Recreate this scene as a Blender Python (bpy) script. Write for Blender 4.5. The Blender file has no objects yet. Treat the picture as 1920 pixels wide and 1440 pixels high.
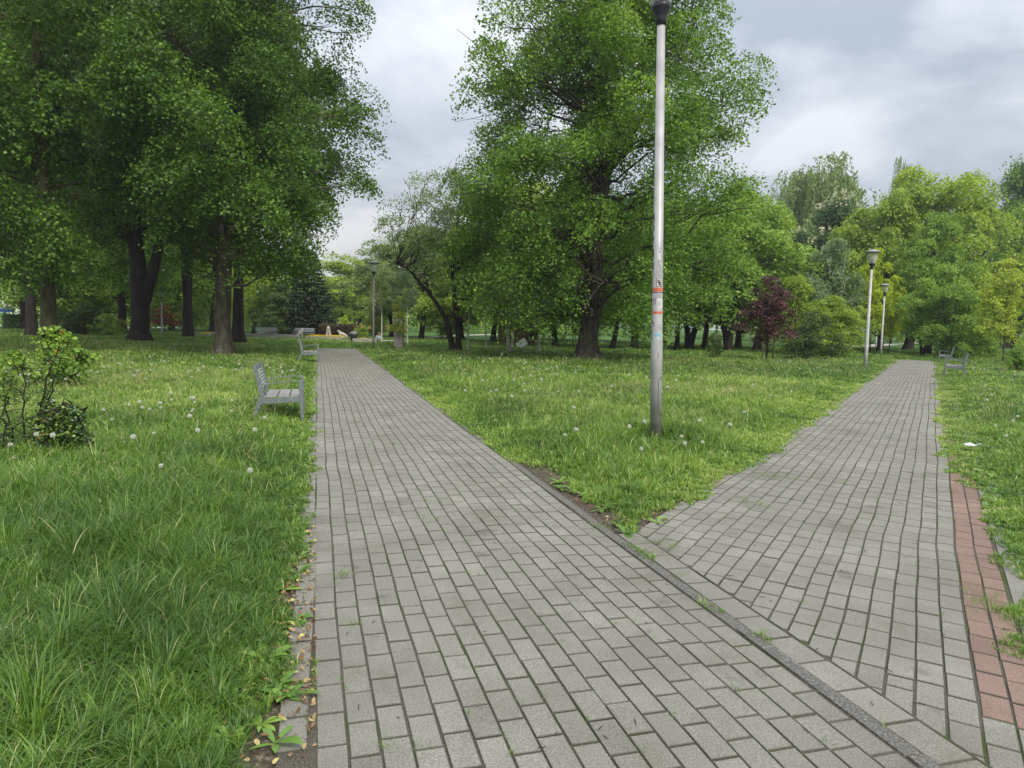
import bpy, bmesh, math, random
import numpy as np
from mathutils import Matrix, Vector
PI = math.pi
rad = math.radians
scene = bpy.context.scene
C = scene.collection
random.seed(5)

# ------------------------------------------------------------------ camera
FPX, EYE = 1300.0, 1.42                     # focal length in photo pixels (1920 wide), eye height in m
TH, RO = math.atan(112 / 1300), rad(1.3)    # pitch down, roll
F_ = np.array([0, math.cos(TH), -math.sin(TH)])
R0 = np.array([1.0, 0, 0]); U0 = np.array([0, math.sin(TH), math.cos(TH)])
RT = R0 * math.cos(RO) + U0 * math.sin(RO)
UP = U0 * math.cos(RO) - R0 * math.sin(RO)
cam = bpy.data.cameras.new('camera'); camo = bpy.data.objects.new('camera', cam); C.objects.link(camo)
cam.sensor_width = 36; cam.lens = 36 * FPX / 1920; cam.clip_start = 0.05; cam.clip_end = 2000
M = Matrix(((RT[0], UP[0], -F_[0], 0), (RT[1], UP[1], -F_[1], 0), (RT[2], UP[2], -F_[2], EYE), (0, 0, 0, 1)))
camo.matrix_world = M
scene.camera = camo

# ------------------------------------------------------------------ sky, sun, exposure
SUN_EL, SUN_AZ = rad(44), rad(155)          # azimuth measured from +Y towards +X
w = bpy.data.worlds.new("World"); scene.world = w; w.use_nodes = True
nt = w.node_tree; nt.nodes.clear()
def N(t, typ, **kw):
    n = t.nodes.new(typ)
    for k, v in kw.items():
        if k == 'inp':
            for a, b in v.items(): n.inputs[a].default_value = b
        else: setattr(n, k, v)
    return n
out = N(nt, 'ShaderNodeOutputWorld'); bg = N(nt, 'ShaderNodeBackground', inp={'Strength': 0.1})
sky = N(nt, 'ShaderNodeTexSky'); sky.sky_type = 'NISHITA'; sky.sun_disc = False
sky.sun_elevation = SUN_EL; sky.sun_rotation = SUN_AZ; sky.dust_density = 3.0
tc = N(nt, 'ShaderNodeTexCoord'); SKX, SKY = 7.7, 1.3
sep = N(nt, 'ShaderNodeSeparateXYZ'); nt.links.new(tc.outputs['Generated'], sep.inputs[0])
def MATH(t, op, a, b=None, clamp=False):
    n = t.nodes.new('ShaderNodeMath'); n.operation = op; n.use_clamp = clamp
    for i, x in enumerate((a, b)):
        if x is None: continue
        if isinstance(x, (int, float)): n.inputs[i].default_value = x
        else: t.links.new(x, n.inputs[i])
    return n.outputs[0]
zc = MATH(nt, 'ADD', MATH(nt, 'MAXIMUM', sep.outputs[2], 0.0), 0.22)
cx = MATH(nt, 'DIVIDE', sep.outputs[0], zc); cy = MATH(nt, 'DIVIDE', sep.outputs[1], zc)
comb = N(nt, 'ShaderNodeCombineXYZ'); nt.links.new(cx, comb.inputs[0]); nt.links.new(cy, comb.inputs[1])
n1 = N(nt, 'ShaderNodeTexNoise', inp={'Scale': 1.5, 'Detail': 9.0, 'Roughness': 0.55, 'Distortion': 0.35}); mpp = N(nt, 'ShaderNodeMapping'); mpp.inputs['Location'].default_value = (SKX, SKY, 0); nt.links.new(comb.outputs[0], mpp.inputs[0]); nt.links.new(mpp.outputs[0], n1.inputs['Vector'])
n2 = N(nt, 'ShaderNodeTexNoise', inp={'Scale': 0.5, 'Detail': 3.0}); nt.links.new(mpp.outputs[0], n2.inputs['Vector'])
mixn = MATH(nt, 'ADD', MATH(nt, 'MULTIPLY', n1.outputs[0], 0.7), MATH(nt, 'MULTIPLY', n2.outputs[0], 0.3))
cr = N(nt, 'ShaderNodeValToRGB'); nt.links.new(mixn, cr.inputs[0])
e = cr.color_ramp.elements
e[0].position = 0.41; e[0].color = (0.43, 0.485, 0.57, 1)
e[1].position = 0.58; e[1].color = (0.82, 0.85, 0.91, 1)
em = cr.color_ramp.elements.new(0.49); em.color = (0.60, 0.65, 0.73, 1)
# warm thin strip low on the left of the view
warm = N(nt, 'ShaderNodeMixRGB'); warm.inputs[2].default_value = (0.93, 0.90, 0.84, 1)
lowf = MATH(nt, 'SUBTRACT', 1.0, MATH(nt, 'MULTIPLY', sep.outputs[2], 4.5), True)
lf = MATH(nt, 'MULTIPLY', MATH(nt, 'ADD', MATH(nt, 'MULTIPLY', sep.outputs[0], -1.2), 0.45, True), lowf)
nt.links.new(lf, warm.inputs[0]); nt.links.new(cr.outputs[0], warm.inputs[1])
br = MATH(nt, 'ADD', MATH(nt, 'MULTIPLY', MATH(nt, 'POWER', MATH(nt, 'MAXIMUM', sep.outputs[2], 0.0), 1.5), 12.0), 6.9)
vm = N(nt, 'ShaderNodeVectorMath'); vm.operation = 'SCALE'
nt.links.new(warm.outputs[0], vm.inputs[0]); nt.links.new(br, vm.inputs['Scale'])
mx = N(nt, 'ShaderNodeMixRGB'); mx.inputs[0].default_value = 0.9
nt.links.new(sky.outputs[0], mx.inputs[1]); nt.links.new(vm.outputs[0], mx.inputs[2])
nt.links.new(mx.outputs[0], bg.inputs[0]); nt.links.new(bg.outputs[0], out.inputs[0])

sl = bpy.data.lights.new('sun', 'SUN'); sl.energy = 2.7; sl.angle = rad(14); sl.color = (1, 0.94, 0.84)
so = bpy.data.objects.new('sun', sl); C.objects.link(so)
sd = Vector((math.sin(SUN_AZ) * math.cos(SUN_EL), math.cos(SUN_AZ) * math.cos(SUN_EL), math.sin(SUN_EL)))
so.rotation_euler = (-sd).to_track_quat('-Z', 'Y').to_euler()
so.location = (0, 0, 40)
scene.view_settings.view_transform = 'Standard'; scene.view_settings.look = 'None'
scene.view_settings.exposure = 0.42; scene.view_settings.gamma = 1.0; scene.view_settings.use_curve_mapping = False
scene.render.engine = 'CYCLES'
scene.cycles.max_bounces = 8; scene.cycles.diffuse_bounces = 5; scene.cycles.glossy_bounces = 2
scene.cycles.transmission_bounces = 4; scene.cycles.transparent_max_bounces = 6
scene.cycles.use_denoising = True
scene.cycles.use_adaptive_sampling = True; scene.cycles.adaptive_threshold = 0.02

# ------------------------------------------------------------------ helpers
def ray(px, py): return F_ + RT * (px - 960) / FPX + UP * (720 - py) / FPX
def ground(px, py, z=0.0):
    d = ray(px, py); t = (z - EYE) / d[2]; return float(d[0] * t), float(d[1] * t)
def at(px, py, Y):
    d = ray(px, py); t = Y / d[1]; return float(d[0] * t), float(Y), float(EYE + d[2] * t)

def tag(o, label=None, cat=None, group=None, kind=None):
    if label: o['label'] = label
    if cat: o['category'] = cat
    if group: o['group'] = group
    if kind: o['kind'] = kind
    return o
def thing(name, label, cat, loc=(0, 0, 0), rz=0.0, group=None):
    o = bpy.data.objects.new(name, None); C.objects.link(o); o.empty_display_size = 0.2
    o.location = loc; o.rotation_euler = (0, 0, rz)
    return tag(o, label, cat, group)
def mesh_np(name, V, F, attrs=None, smooth=False):
    """V (n,3); F (m,k) or list of such arrays; attrs: dict of point floats"""
    Fs = F if isinstance(F, list) else [F]
    Fs = [np.asarray(f, dtype=np.int32) for f in Fs if len(f)]
    me = bpy.data.meshes.new(name)
    me.vertices.add(len(V)); me.vertices.foreach_set('co', np.asarray(V, dtype=np.float32).ravel())
    loops = np.concatenate([f.ravel() for f in Fs])
    tot = np.concatenate([np.full(len(f), f.shape[1], dtype=np.int32) for f in Fs])
    st = np.zeros(len(tot), dtype=np.int32); st[1:] = np.cumsum(tot)[:-1]
    me.loops.add(len(loops)); me.loops.foreach_set('vertex_index', loops)
    me.polygons.add(len(tot)); me.polygons.foreach_set('loop_start', st)
    if smooth: me.polygons.foreach_set('use_smooth', np.ones(len(tot), dtype=bool))
    me.update(calc_edges=True)
    for k, a in (attrs or {}).items():
        at_ = me.attributes.new(k, 'FLOAT', 'POINT'); at_.data.foreach_set('value', np.asarray(a, dtype=np.float32))
    return me
def obj(name, me, mat, parent=None):
    o = bpy.data.objects.new(name, me); C.objects.link(o)
    if mat is not None:
        if len(me.materials) == 0: me.materials.append(mat)
        elif me.materials[0] != mat:
            o.material_slots[0].link = 'OBJECT'; o.material_slots[0].material = mat
    if parent: o.parent = parent
    return o

class MB:
    """small polygon collector for man-made objects"""
    def __init__(s): s.v = []; s.f = []
    def add(s, vs, fs):
        b = len(s.v); s.v += [tuple(v) for v in vs]; s.f += [tuple(i + b for i in f) for f in fs]
    def box(s, c, d, rot=None):
        c = Vector(c); vs = []
        for z in (-1, 1):
            for x, y in ((-1, -1), (1, -1), (1, 1), (-1, 1)):
                p = Vector((x * d[0] / 2, y * d[1] / 2, z * d[2] / 2))
                if rot is not None: p = rot @ p
                vs.append(c + p)
        s.add(vs, [(3, 2, 1, 0), (4, 5, 6, 7), (0, 1, 5, 4), (1, 2, 6, 5), (2, 3, 7, 6), (3, 0, 4, 7)])
    def lathe(s, prof, n=24, cap=True):
        b = []
        for r, z in prof:
            for i in range(n): a = 2 * PI * i / n; b.append((r * math.cos(a), r * math.sin(a), z))
        fs = []
        for k in range(len(prof) - 1):
            for i in range(n):
                j = (i + 1) % n; fs.append((k * n + i, k * n + j, (k + 1) * n + j, (k + 1) * n + i))
        if cap:
            fs.append(tuple(reversed(range(n)))); L = (len(prof) - 1) * n; fs.append(tuple(range(L, L + n)))
        s.add(b, fs)
    def bar(s, pts, wy, th):
        """flat bar following pts in the XZ plane (x,z), thickness th in plane, width wy along Y centred on y"""
        y0 = pts[0][2] if len(pts[0]) > 2 else 0
        n = len(pts); vs = []
        for i, p in enumerate(pts):
            a = pts[max(i - 1, 0)]; b = pts[min(i + 1, n - 1)]
            dx, dz = b[0] - a[0], b[1] - a[1]; L = math.hypot(dx, dz) or 1
            nx, nz = -dz / L * th / 2, dx / L * th / 2
            for sx, sy in ((1, -1), (-1, -1), (-1, 1), (1, 1)):
                vs.append((p[0] + nx * sx, y0 + sy * wy / 2, p[1] + nz * sx))
        fs = []
        for i in range(n - 1):
            for k in range(4):
                l = (k + 1) % 4; fs.append((i * 4 + k, i * 4 + l, (i + 1) * 4 + l, (i + 1) * 4 + k))
        fs.append((3, 2, 1, 0)); e_ = (n - 1) * 4; fs.append((e_, e_ + 1, e_ + 2, e_ + 3))
        s.add(vs, fs)
    def build(s, name, mat, parent=None, smooth=False, bevel=0):
        me = bpy.data.meshes.new(name); me.from_pydata(s.v, [], s.f)
        bm = bmesh.new(); bm.from_mesh(me); bmesh.ops.recalc_face_normals(bm, faces=bm.faces); bm.to_mesh(me); bm.free()
        if smooth:
            me.polygons.foreach_set('use_smooth', [True] * len(me.polygons)); me.update()
        o = obj(name, me, mat, parent)
        if bevel:
            m = o.modifiers.new('edge', 'BEVEL'); m.width = bevel; m.segments = 2; m.limit_method = 'ANGLE'
        return o

# value noise on numpy arrays
def _h(ix, iy, s):
    n = (ix * 374761393 + iy * 668265263 + s * 1442695041) & 0x7fffffff
    n = ((n ^ (n >> 13)) * 1274126177) & 0x7fffffff
    return ((n ^ (n >> 16)) & 0xffff) / 65535.0
def vnoise(x, y, s=0):
    x = np.asarray(x, dtype=np.float64); y = np.asarray(y, dtype=np.float64)
    ix = np.floor(x).astype(np.int64); iy = np.floor(y).astype(np.int64); fx = x - ix; fy = y - iy
    fx = fx * fx * (3 - 2 * fx); fy = fy * fy * (3 - 2 * fy)
    a = _h(ix, iy, s); b = _h(ix + 1, iy, s); c = _h(ix, iy + 1, s); d = _h(ix + 1, iy + 1, s)
    return (a * (1 - fx) + b * fx) * (1 - fy) + (c * (1 - fx) + d * fx) * fy
def fbm(x, y, s=0, o=3):
    r = 0; amp = 0.5; t = 0
    for k in range(o): r = r + amp * vnoise(x * 2 ** k, y * 2 ** k, s + k); t += amp; amp *= .5
    return r / t

# ------------------------------------------------------------------ materials
def newmat(name):
    m = bpy.data.materials.new(name); m.use_nodes = True; t = m.node_tree; t.nodes.clear()
    o = t.nodes.new('ShaderNodeOutputMaterial'); return m, t, o
def ramp(t, fac, stops):
    r = t.nodes.new('ShaderNodeValToRGB'); el = r.color_ramp.elements
    while len(el) > 1: el.remove(el[-1])
    el[0].position, el[0].color = stops[0][0], (*stops[0][1], 1)
    for p, c in stops[1:]:
        q = el.new(p); q.color = (*c, 1)
    t.links.new(fac, r.inputs[0]); return r.outputs[0]
GAIN = (1.95, 1.62, 1.42)      # young spring leaves
def leafmat(name, stops, trans=0.40, rough=0.5, spec=0.3, gain=True):
    m, t, o = newmat(name)
    if gain: stops = [(p_, tuple(min(c_ * g_, .62) for c_, g_ in zip(c3_, GAIN))) for p_, c3_ in stops]
    a = N(t, 'ShaderNodeAttribute', attribute_name='t')
    oi = N(t, 'ShaderNodeObjectInfo')
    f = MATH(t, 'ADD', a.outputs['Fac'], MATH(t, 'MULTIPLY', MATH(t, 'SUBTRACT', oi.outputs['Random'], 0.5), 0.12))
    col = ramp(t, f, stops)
    p = N(t, 'ShaderNodeBsdfPrincipled', inp={'Roughness': rough, 'Specular IOR Level': spec}); t.links.new(col, p.inputs['Base Color'])
    tr = N(t, 'ShaderNodeBsdfTranslucent')
    hs = N(t, 'ShaderNodeHueSaturation', inp={'Hue': 0.485, 'Saturation': 1.1, 'Value': 1.55}); t.links.new(col, hs.inputs['Color']); t.links.new(hs.outputs[0], tr.inputs[0])
    mx = N(t, 'ShaderNodeMixShader', inp={0: trans}); t.links.new(p.outputs[0], mx.inputs[1]); t.links.new(tr.outputs[0], mx.inputs[2])
    t.links.new(mx.outputs[0], o.inputs[0]); return m
LM = {
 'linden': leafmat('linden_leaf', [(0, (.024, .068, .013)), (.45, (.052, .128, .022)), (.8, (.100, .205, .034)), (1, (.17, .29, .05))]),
 'lindendark': leafmat('linden_leaf_deep_shade_tint', [(0, (.020, .046, .012)), (.5, (.038, .085, .020)), (1, (.085, .155, .035))]),  # linden green darkened, so the colour itself carries the crowns' shade
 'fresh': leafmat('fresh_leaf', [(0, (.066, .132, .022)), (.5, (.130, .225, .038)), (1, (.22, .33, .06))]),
 'linden_shade_tint': leafmat('linden_leaf_shade_tint', [(0, (.019, .054, .011)), (.45, (.040, .100, .018)), (.8, (.080, .170, .030)), (1, (.15, .26, .05))]),  # linden leaf copy with the left crowns' shade put into its colour
 'mid': leafmat('green_leaf', [(0, (.050, .118, .024)), (.5, (.098, .200, .038)), (1, (.18, .30, .06))]),
 'robinia': leafmat('yellow_leaf', [(0, (.20, .30, .02)), (.5, (.36, .47, .028)), (1, (.52, .60, .04))], gain=False),
 'silver': leafmat('silver_leaf', [(0, (.050, .100, .050)), (.5, (.085, .155, .075)), (1, (.15, .23, .12))]),
 'plum': leafmat('purple_leaf', [(0, (.056, .026, .026)), (.5, (.112, .050, .050)), (1, (.20, .095, .085))], .25, gain=False),
 'red': leafmat('red_leaf', [(0, (.16, .05, .04)), (.5, (.32, .09, .07)), (1, (.45, .15, .10))], .3, gain=False),
 'chestnut': leafmat('chestnut_leaf', [(0, (.018, .048, .018)), (.5, (.034, .080, .026)), (1, (.065, .13, .040))]),
 'spruce': leafmat('spruce_needle', [(0, (.012, .028, .012)), (.6, (.030, .058, .026)), (1, (.12, .17, .10))], .1, gain=False),
 'yew': leafmat('yew_needle', [(0, (.018, .042, .012)), (.5, (.036, .075, .018)), (1, (.075, .13, .028))], .2),
 'maple': leafmat('maple_leaf', [(0, (.095, .165, .026)), (.5, (.175, .270, .042)), (1, (.28, .37, .08))]),
 'apple': leafmat('grey_green_leaf', [(0, (.052, .100, .038)), (.5, (.100, .170, .066)), (1, (.17, .25, .10))]),
 'shrub': leafmat('shrub_leaf', [(0, (.018, .044, .016)), (.55, (.036, .078, .025)), (.8, (.10, .20, .035)), (.93, (.20, .33, .05)), (1, (.45, .10, .05))], .3, .35, .5),
 'grass': leafmat('grass_blade', [(0, (.050, .112, .019)), (.35, (.102, .203, .030)), (.65, (.180, .305, .044)), (.85, (.29, .42, .065)), (1, (.50, .46, .24))], .32, .42, .45, gain=False),
 'straw': leafmat('grass_head', [(0, (.16, .20, .06)), (.5, (.30, .30, .13)), (1, (.48, .42, .24))], .3, gain=False),
 'litter': leafmat('dead_leaf', [(0, (.10, .055, .03)), (.5, (.25, .15, .07)), (.8, (.42, .32, .15)), (1, (.50, .48, .14))], .1, .6, gain=False),
 'weed': leafmat('weed_leaf', [(0, (.035, .095, .020)), (.5, (.070, .165, .032)), (1, (.15, .27, .055))], .28, .38, .4),
 'bloom': leafmat('chestnut_bloom', [(0, (.44, .45, .28)), (1, (.78, .79, .58))], .2, gain=False),
 'yflower': leafmat('yellow_flower', [(0, (.55, .36, .02)), (1, (.80, .60, .04))], .2, gain=False),
 'fluff': leafmat('seed_fluff', [(0, (.50, .51, .44)), (1, (.66, .67, .60))], .4, .8, .1, gain=False),
}
def noise_mat(name, c1, c2, scale=8, rough=0.8, bump=0.0, detail=6, spec=0.3, coord='Object', metallic=0.0, c3=None, stretch=None, lo=.35, hi=.65):
    m, t, o = newmat(name)
    tcn = N(t, 'ShaderNodeTexCoord'); src = tcn.outputs[coord]
    if stretch:
        mp = N(t, 'ShaderNodeMapping'); mp.inputs['Scale'].default_value = stretch; t.links.new(src, mp.inputs[0]); src = mp.outputs[0]
    n = N(t, 'ShaderNodeTexNoise', inp={'Scale': scale, 'Detail': detail}); t.links.new(src, n.inputs['Vector'])
    st = [(lo, c1), (hi, c2)] + ([(hi + .12, c3)] if c3 else [])
    col = ramp(t, n.outputs[0], st)
    p = N(t, 'ShaderNodeBsdfPrincipled', inp={'Roughness': rough, 'Specular IOR Level': spec, 'Metallic': metallic}); t.links.new(col, p.inputs['Base Color'])
    if bump:
        b = N(t, 'ShaderNodeBump', inp={'Strength': bump, 'Distance': 0.02}); t.links.new(n.outputs[0], b.inputs['Height']); t.links.new(b.outputs[0], p.inputs['Normal'])
    t.links.new(p.outputs[0], o.inputs[0]); return m
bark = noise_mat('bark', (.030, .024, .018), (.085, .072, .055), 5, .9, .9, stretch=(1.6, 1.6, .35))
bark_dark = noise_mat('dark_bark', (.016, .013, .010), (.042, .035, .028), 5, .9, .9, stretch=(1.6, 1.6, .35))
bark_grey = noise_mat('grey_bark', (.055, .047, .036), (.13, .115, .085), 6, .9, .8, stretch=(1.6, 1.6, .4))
bark_birch = noise_mat('birch_bark', (.07, .065, .06), (.52, .51, .47), 3, .7, .2, stretch=(1, 1, 5), lo=.34, hi=.44)
bark_green = noise_mat('mossy_bark', (.048, .045, .024), (.11, .10, .050), 6, .9, .8, stretch=(1.6, 1.6, .4))
metal_grey = noise_mat('painted_bench_metal', (.115, .135, .143), (.165, .185, .192), 20, .5)
wood_grey = noise_mat('weathered_grey_wood', (.17, .17, .16), (.33, .33, .31), 9, .75, .4, stretch=(6, 1, 6))
wood_slat = noise_mat('pale_slat_wood', (.30, .33, .33), (.44, .47, .46), 9, .6, .2, stretch=(6, 1, 6))
pole_paint = noise_mat('galvanised_pole', (.31, .31, .305), (.45, .45, .45), 3.2, .5, .08, c3=(.51, .51, .51), metallic=.22)
_t = pole_paint.node_tree; _p = [n for n in _t.nodes if n.type == 'BSDF_PRINCIPLED'][0]; _src = _p.inputs['Base Color'].links[0].from_socket
_tc = N(_t, 'ShaderNodeTexCoord'); _sp = N(_t, 'ShaderNodeSeparateXYZ'); _t.links.new(_tc.outputs['Object'], _sp.inputs[0])
_n = N(_t, 'ShaderNodeTexNoise', inp={'Scale': 9.0, 'Detail': 6.0}); _t.links.new(_tc.outputs['Object'], _n.inputs['Vector'])
_f = MATH(_t, 'SUBTRACT', MATH(_t, 'ADD', MATH(_t, 'MULTIPLY', _n.outputs[0], .9), .42), MATH(_t, 'MULTIPLY', _sp.outputs[2], 1.7), True)   # soil splash at the foot
_m = N(_t, 'ShaderNodeMixRGB'); _m.inputs[2].default_value = (.16, .145, .115, 1); _t.links.new(_f, _m.inputs[0]); _t.links.new(_src, _m.inputs[1]); _t.links.new(_m.outputs[0], _p.inputs['Base Color'])
pole_pale = noise_mat('pale_pole_paint', (.38, .38, .37), (.50, .50, .49), 4, .5)
pole_dark = noise_mat('dull_pole_paint', (.13, .13, .13), (.20, .19, .18), 4, .5)
black_pl = noise_mat('dark_lamp_plastic', (.022, .024, .030), (.034, .036, .044), 10, .4)
hatgrey = noise_mat('grey_lamp_hat', (.20, .20, .20), (.30, .29, .28), 6, .5)
stone = noise_mat('pale_stone', (.36, .35, .32), (.52, .50, .46), 6, .85, .3)
concrete = noise_mat('concrete', (.24, .23, .21), (.36, .35, .32), 9, .9, .3)
plaza_m = noise_mat('plaza_paving', (.36, .34, .30), (.46, .44, .40), 3, .9, .1)
orange_w = noise_mat('orange_plaster', (.52, .25, .14), (.60, .31, .18), 1.5, .9)
roofm = noise_mat('roof_tile', (.14, .06, .04), (.2, .09, .06), 4, .9)
timber = noise_mat('brown_timber', (.10, .05, .03), (.17, .09, .055), 5, .8, stretch=(6, 6, 1))
white_p = noise_mat('white_board', (.48, .48, .48), (.58, .58, .58), 4, .6)
blue_p = noise_mat('blue_board', (.05, .14, .40), (.07, .18, .46), 4, .5)
teal_p = noise_mat('teal_post', (.02, .25, .24), (.03, .30, .28), 4, .5)
glass_w = noise_mat('window_glass', (.04, .05, .06), (.07, .09, .11), 2, .15, spec=.6)
red_band = noise_mat('orange_red_tape', (.46, .11, .06), (.56, .16, .09), 30, .6)
ink = noise_mat('black_ink', (.018, .018, .02), (.06, .06, .06), 40, .6)
sticker_w = noise_mat('white_sticker', (.50, .50, .48), (.66, .66, .64), 60, .6)
sticker_b = noise_mat('blue_sticker', (.10, .32, .42), (.20, .45, .55), 60, .6)
grime = noise_mat('tape_residue', (.27, .27, .27), (.40, .39, .38), 30, .8)
def glassmat():
    m, t, o = newmat('clear_lamp_bowl')
    g = N(t, 'ShaderNodeBsdfPrincipled', inp={'Base Color': (.85, .87, .87, 1), 'Roughness': .12, 'Specular IOR Level': .5})
    tp = N(t, 'ShaderNodeBsdfTransparent', inp={0: (.93, .94, .94, 1)})
    mx = N(t, 'ShaderNodeMixShader', inp={0: .30}); t.links.new(tp.outputs[0], mx.inputs[1]); t.links.new(g.outputs[0], mx.inputs[2])
    t.links.new(mx.outputs[0], o.inputs[0]); return m
bowl_m = glassmat()
skin_m = noise_mat('skin', (.42, .26, .19), (.48, .30, .22), 10, .6)
shirt_m = noise_mat('pale_blue_cloth', (.55, .62, .70), (.66, .72, .78), 20, .9)
trouser_m = noise_mat('navy_cloth', (.05, .09, .15), (.07, .12, .2), 20, .9)
hair_m = noise_mat('brown_hair', (.04, .025, .018), (.06, .04, .03), 20, .6)

# ------------------------------------------------------------------ path frames
# left path: u along heading -15.7 deg, v to the right; v=0 is its left edge, v=WL its right edge
HL = rad(-15.75); dL = np.array([math.sin(HL), math.cos(HL)]); pL = np.array([math.cos(HL), -math.sin(HL)])
OL = np.array([-0.60, 2.09]); WL = 18 * .106
HR = rad(31.1); dR = np.array([math.sin(HR), math.cos(HR)]); pR = np.array([math.cos(HR), -math.sin(HR)])
OR = np.array([6.66, 10.59]); WR = 17 * .106            # v=0 right grey edge, v negative to the left
def uvL(x, y): return (x - OL[0]) * dL[0] + (y - OL[1]) * dL[1], (x - OL[0]) * pL[0] + (y - OL[1]) * pL[1]
def uvR(x, y): return (x - OR[0]) * dR[0] + (y - OR[1]) * dR[1], (x - OR[0]) * pR[0] + (y - OR[1]) * pR[1]
ENDL, ENDR = 33.8, 30.0
KERB = WL + .010, WL + .074
BORD = WL + .082, WL + .237
def sdist(x, y):
    """distance outside the paving (negative inside)"""
    u, v = uvL(x, y)
    curve = np.where(u > 30, (u - 30) ** 2 * .10, 0)
    a = np.maximum(-v - .0, v - WL - .09 - curve * 0); a = np.maximum(a, u - ENDL)
    u2, v2 = uvR(x, y)
    b = np.maximum(v2 - np.where(v2 > -.5, np.clip(.22 - (y - 4.6) * .045, .02, .22), .22), -WR - v2); b = np.maximum(b, u2 - ENDR); b = np.maximum(b, WL + .05 - v)
    return np.minimum(a, b)

def gz(x, y):
    """lawn height"""
    d = sdist(x, y)
    k = np.clip(d / 1.2, 0, 1)
    z = -.018 + .05 * k + k * (.06 * (fbm(x * .35, y * .35, 3) - .5) + .03 * (fbm(x * 1.3, y * 1.3, 9) - .5))
    # shallow dip where the child stands
    z = z - .50 * np.exp(-(((x + 9.15) / 1.6) ** 2 + ((y - 47.5) / 2.2) ** 2))
    return np.where(d < 0, -.030, z)

# ------------------------------------------------------------------ ground sheet
def axis(a, b, step, grow, far):
    c = list(np.arange(a, b, step)); s = step
    while c[-1] < far: s *= grow; c.append(c[-1] + s)
    s = step; d = [a]
    while d[-1] > -far: s *= grow; d.append(d[-1] - s)
    return np.array(sorted(d[1:]) + c)
gx = axis(-9, 12, .10, 1.10, 600); gy = axis(1, 14, .10, 1.07, 700)
X, Y = np.meshgrid(gx, gy); X = X.ravel(); Y = Y.ravel()
nx, ny = len(gx), len(gy)
Z = gz(X, Y)
i, j = np.meshgrid(np.arange(nx - 1), np.arange(ny - 1)); q = (j * nx + i).ravel()
SD = sdist(X, Y)
bare = np.clip(1.0 - (SD - .05 - .35 * (fbm(X * 2.2, Y * 2.2, 21) - .35)) / .22, 0, 1)
bare = np.maximum(bare, .85 * np.clip((15 - Y) / 6, 0, 1))
me = mesh_np('ground', np.stack([X, Y, Z], 1), np.stack([q, q + 1, q + nx + 1, q + nx], 1), {'bare': bare}, True)
m, t, o = newmat('lawn_soil')
a = N(t, 'ShaderNodeAttribute', attribute_name='bare'); tcn = N(t, 'ShaderNodeTexCoord')
na = N(t, 'ShaderNodeTexNoise', inp={'Scale': .6, 'Detail': 8.0}); t.links.new(tcn.outputs['Object'], na.inputs['Vector'])
nb = N(t, 'ShaderNodeTexNoise', inp={'Scale': 45, 'Detail': 8.0}); t.links.new(tcn.outputs['Object'], nb.inputs['Vector'])
mixf = MATH(t, 'ADD', MATH(t, 'MULTIPLY', na.outputs[0], .6), MATH(t, 'MULTIPLY', nb.outputs[0], .4))
grn = ramp(t, mixf, [(.38, (.030, .070, .014)), (.52, (.066, .135, .026)), (.66, (.13, .20, .045))])
soil = ramp(t, nb.outputs[0], [(.35, (.045, .036, .028)), (.55, (.085, .068, .052)), (.68, (.20, .17, .13))])
mxc = N(t, 'ShaderNodeMixRGB'); t.links.new(a.outputs['Fac'], mxc.inputs[0]); t.links.new(grn, mxc.inputs[1]); t.links.new(soil, mxc.inputs[2])
p = N(t, 'ShaderNodeBsdfPrincipled', inp={'Roughness': .95, 'Specular IOR Level': .15}); t.links.new(mxc.outputs[0], p.inputs['Base Color'])
b = N(t, 'ShaderNodeBump', inp={'Strength': .6, 'Distance': .01}); t.links.new(nb.outputs[0], b.inputs['Height']); t.links.new(b.outputs[0], p.inputs['Normal'])
t.links.new(p.outputs[0], o.inputs[0])
tag(obj('ground', me, m), 'grassy park ground with bare soil along the path edges', kind='structure')

# ------------------------------------------------------------------ paving
m, t, o = newmat('paving_block')
av = N(t, 'ShaderNodeAttribute', attribute_name='v'); ar = N(t, 'ShaderNodeAttribute', attribute_name='red'); tcn = N(t, 'ShaderNodeTexCoord')
grey = ramp(t, av.outputs['Fac'], [(0, (.162, .156, .136)), (.5, (.196, .189, .165)), (1, (.228, .220, .192))])
redc = ramp(t, av.outputs['Fac'], [(0, (.165, .112, .090)), (1, (.235, .158, .128))])
mr = N(t, 'ShaderNodeMixRGB'); t.links.new(ar.outputs['Fac'], mr.inputs[0]); t.links.new(grey, mr.inputs[1]); t.links.new(redc, mr.inputs[2])
ns = N(t, 'ShaderNodeTexNoise', inp={'Scale': 150, 'Detail': 6.0, 'Roughness': .8}); t.links.new(tcn.outputs['Object'], ns.inputs['Vector'])
sp = ramp(t, ns.outputs[0], [(.30, (.45, .45, .44)), (.5, (1, 1, 1)), (.66, (1.75, 1.75, 1.72))])
mu = N(t, 'ShaderNodeMixRGB', blend_type='MULTIPLY', inp={0: 1.0}); t.links.new(mr.outputs[0], mu.inputs[1]); t.links.new(sp, mu.inputs[2])
n3 = N(t, 'ShaderNodeTexNoise', inp={'Scale': 1.7, 'Detail': 7.0, 'Roughness': .62}); t.links.new(tcn.outputs['Object'], n3.inputs['Vector'])
st = ramp(t, n3.outputs[0], [(.30, (.74, .72, .66)), (.42, (.93, .92, .90)), (.52, (1.0, 1.0, .99)), (.64, (1.14, 1.14, 1.13))])
mu2 = N(t, 'ShaderNodeMixRGB', blend_type='MULTIPLY', inp={0: 1.0}); t.links.new(mu.outputs[0], mu2.inputs[1]); t.links.new(st, mu2.inputs[2])
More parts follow.
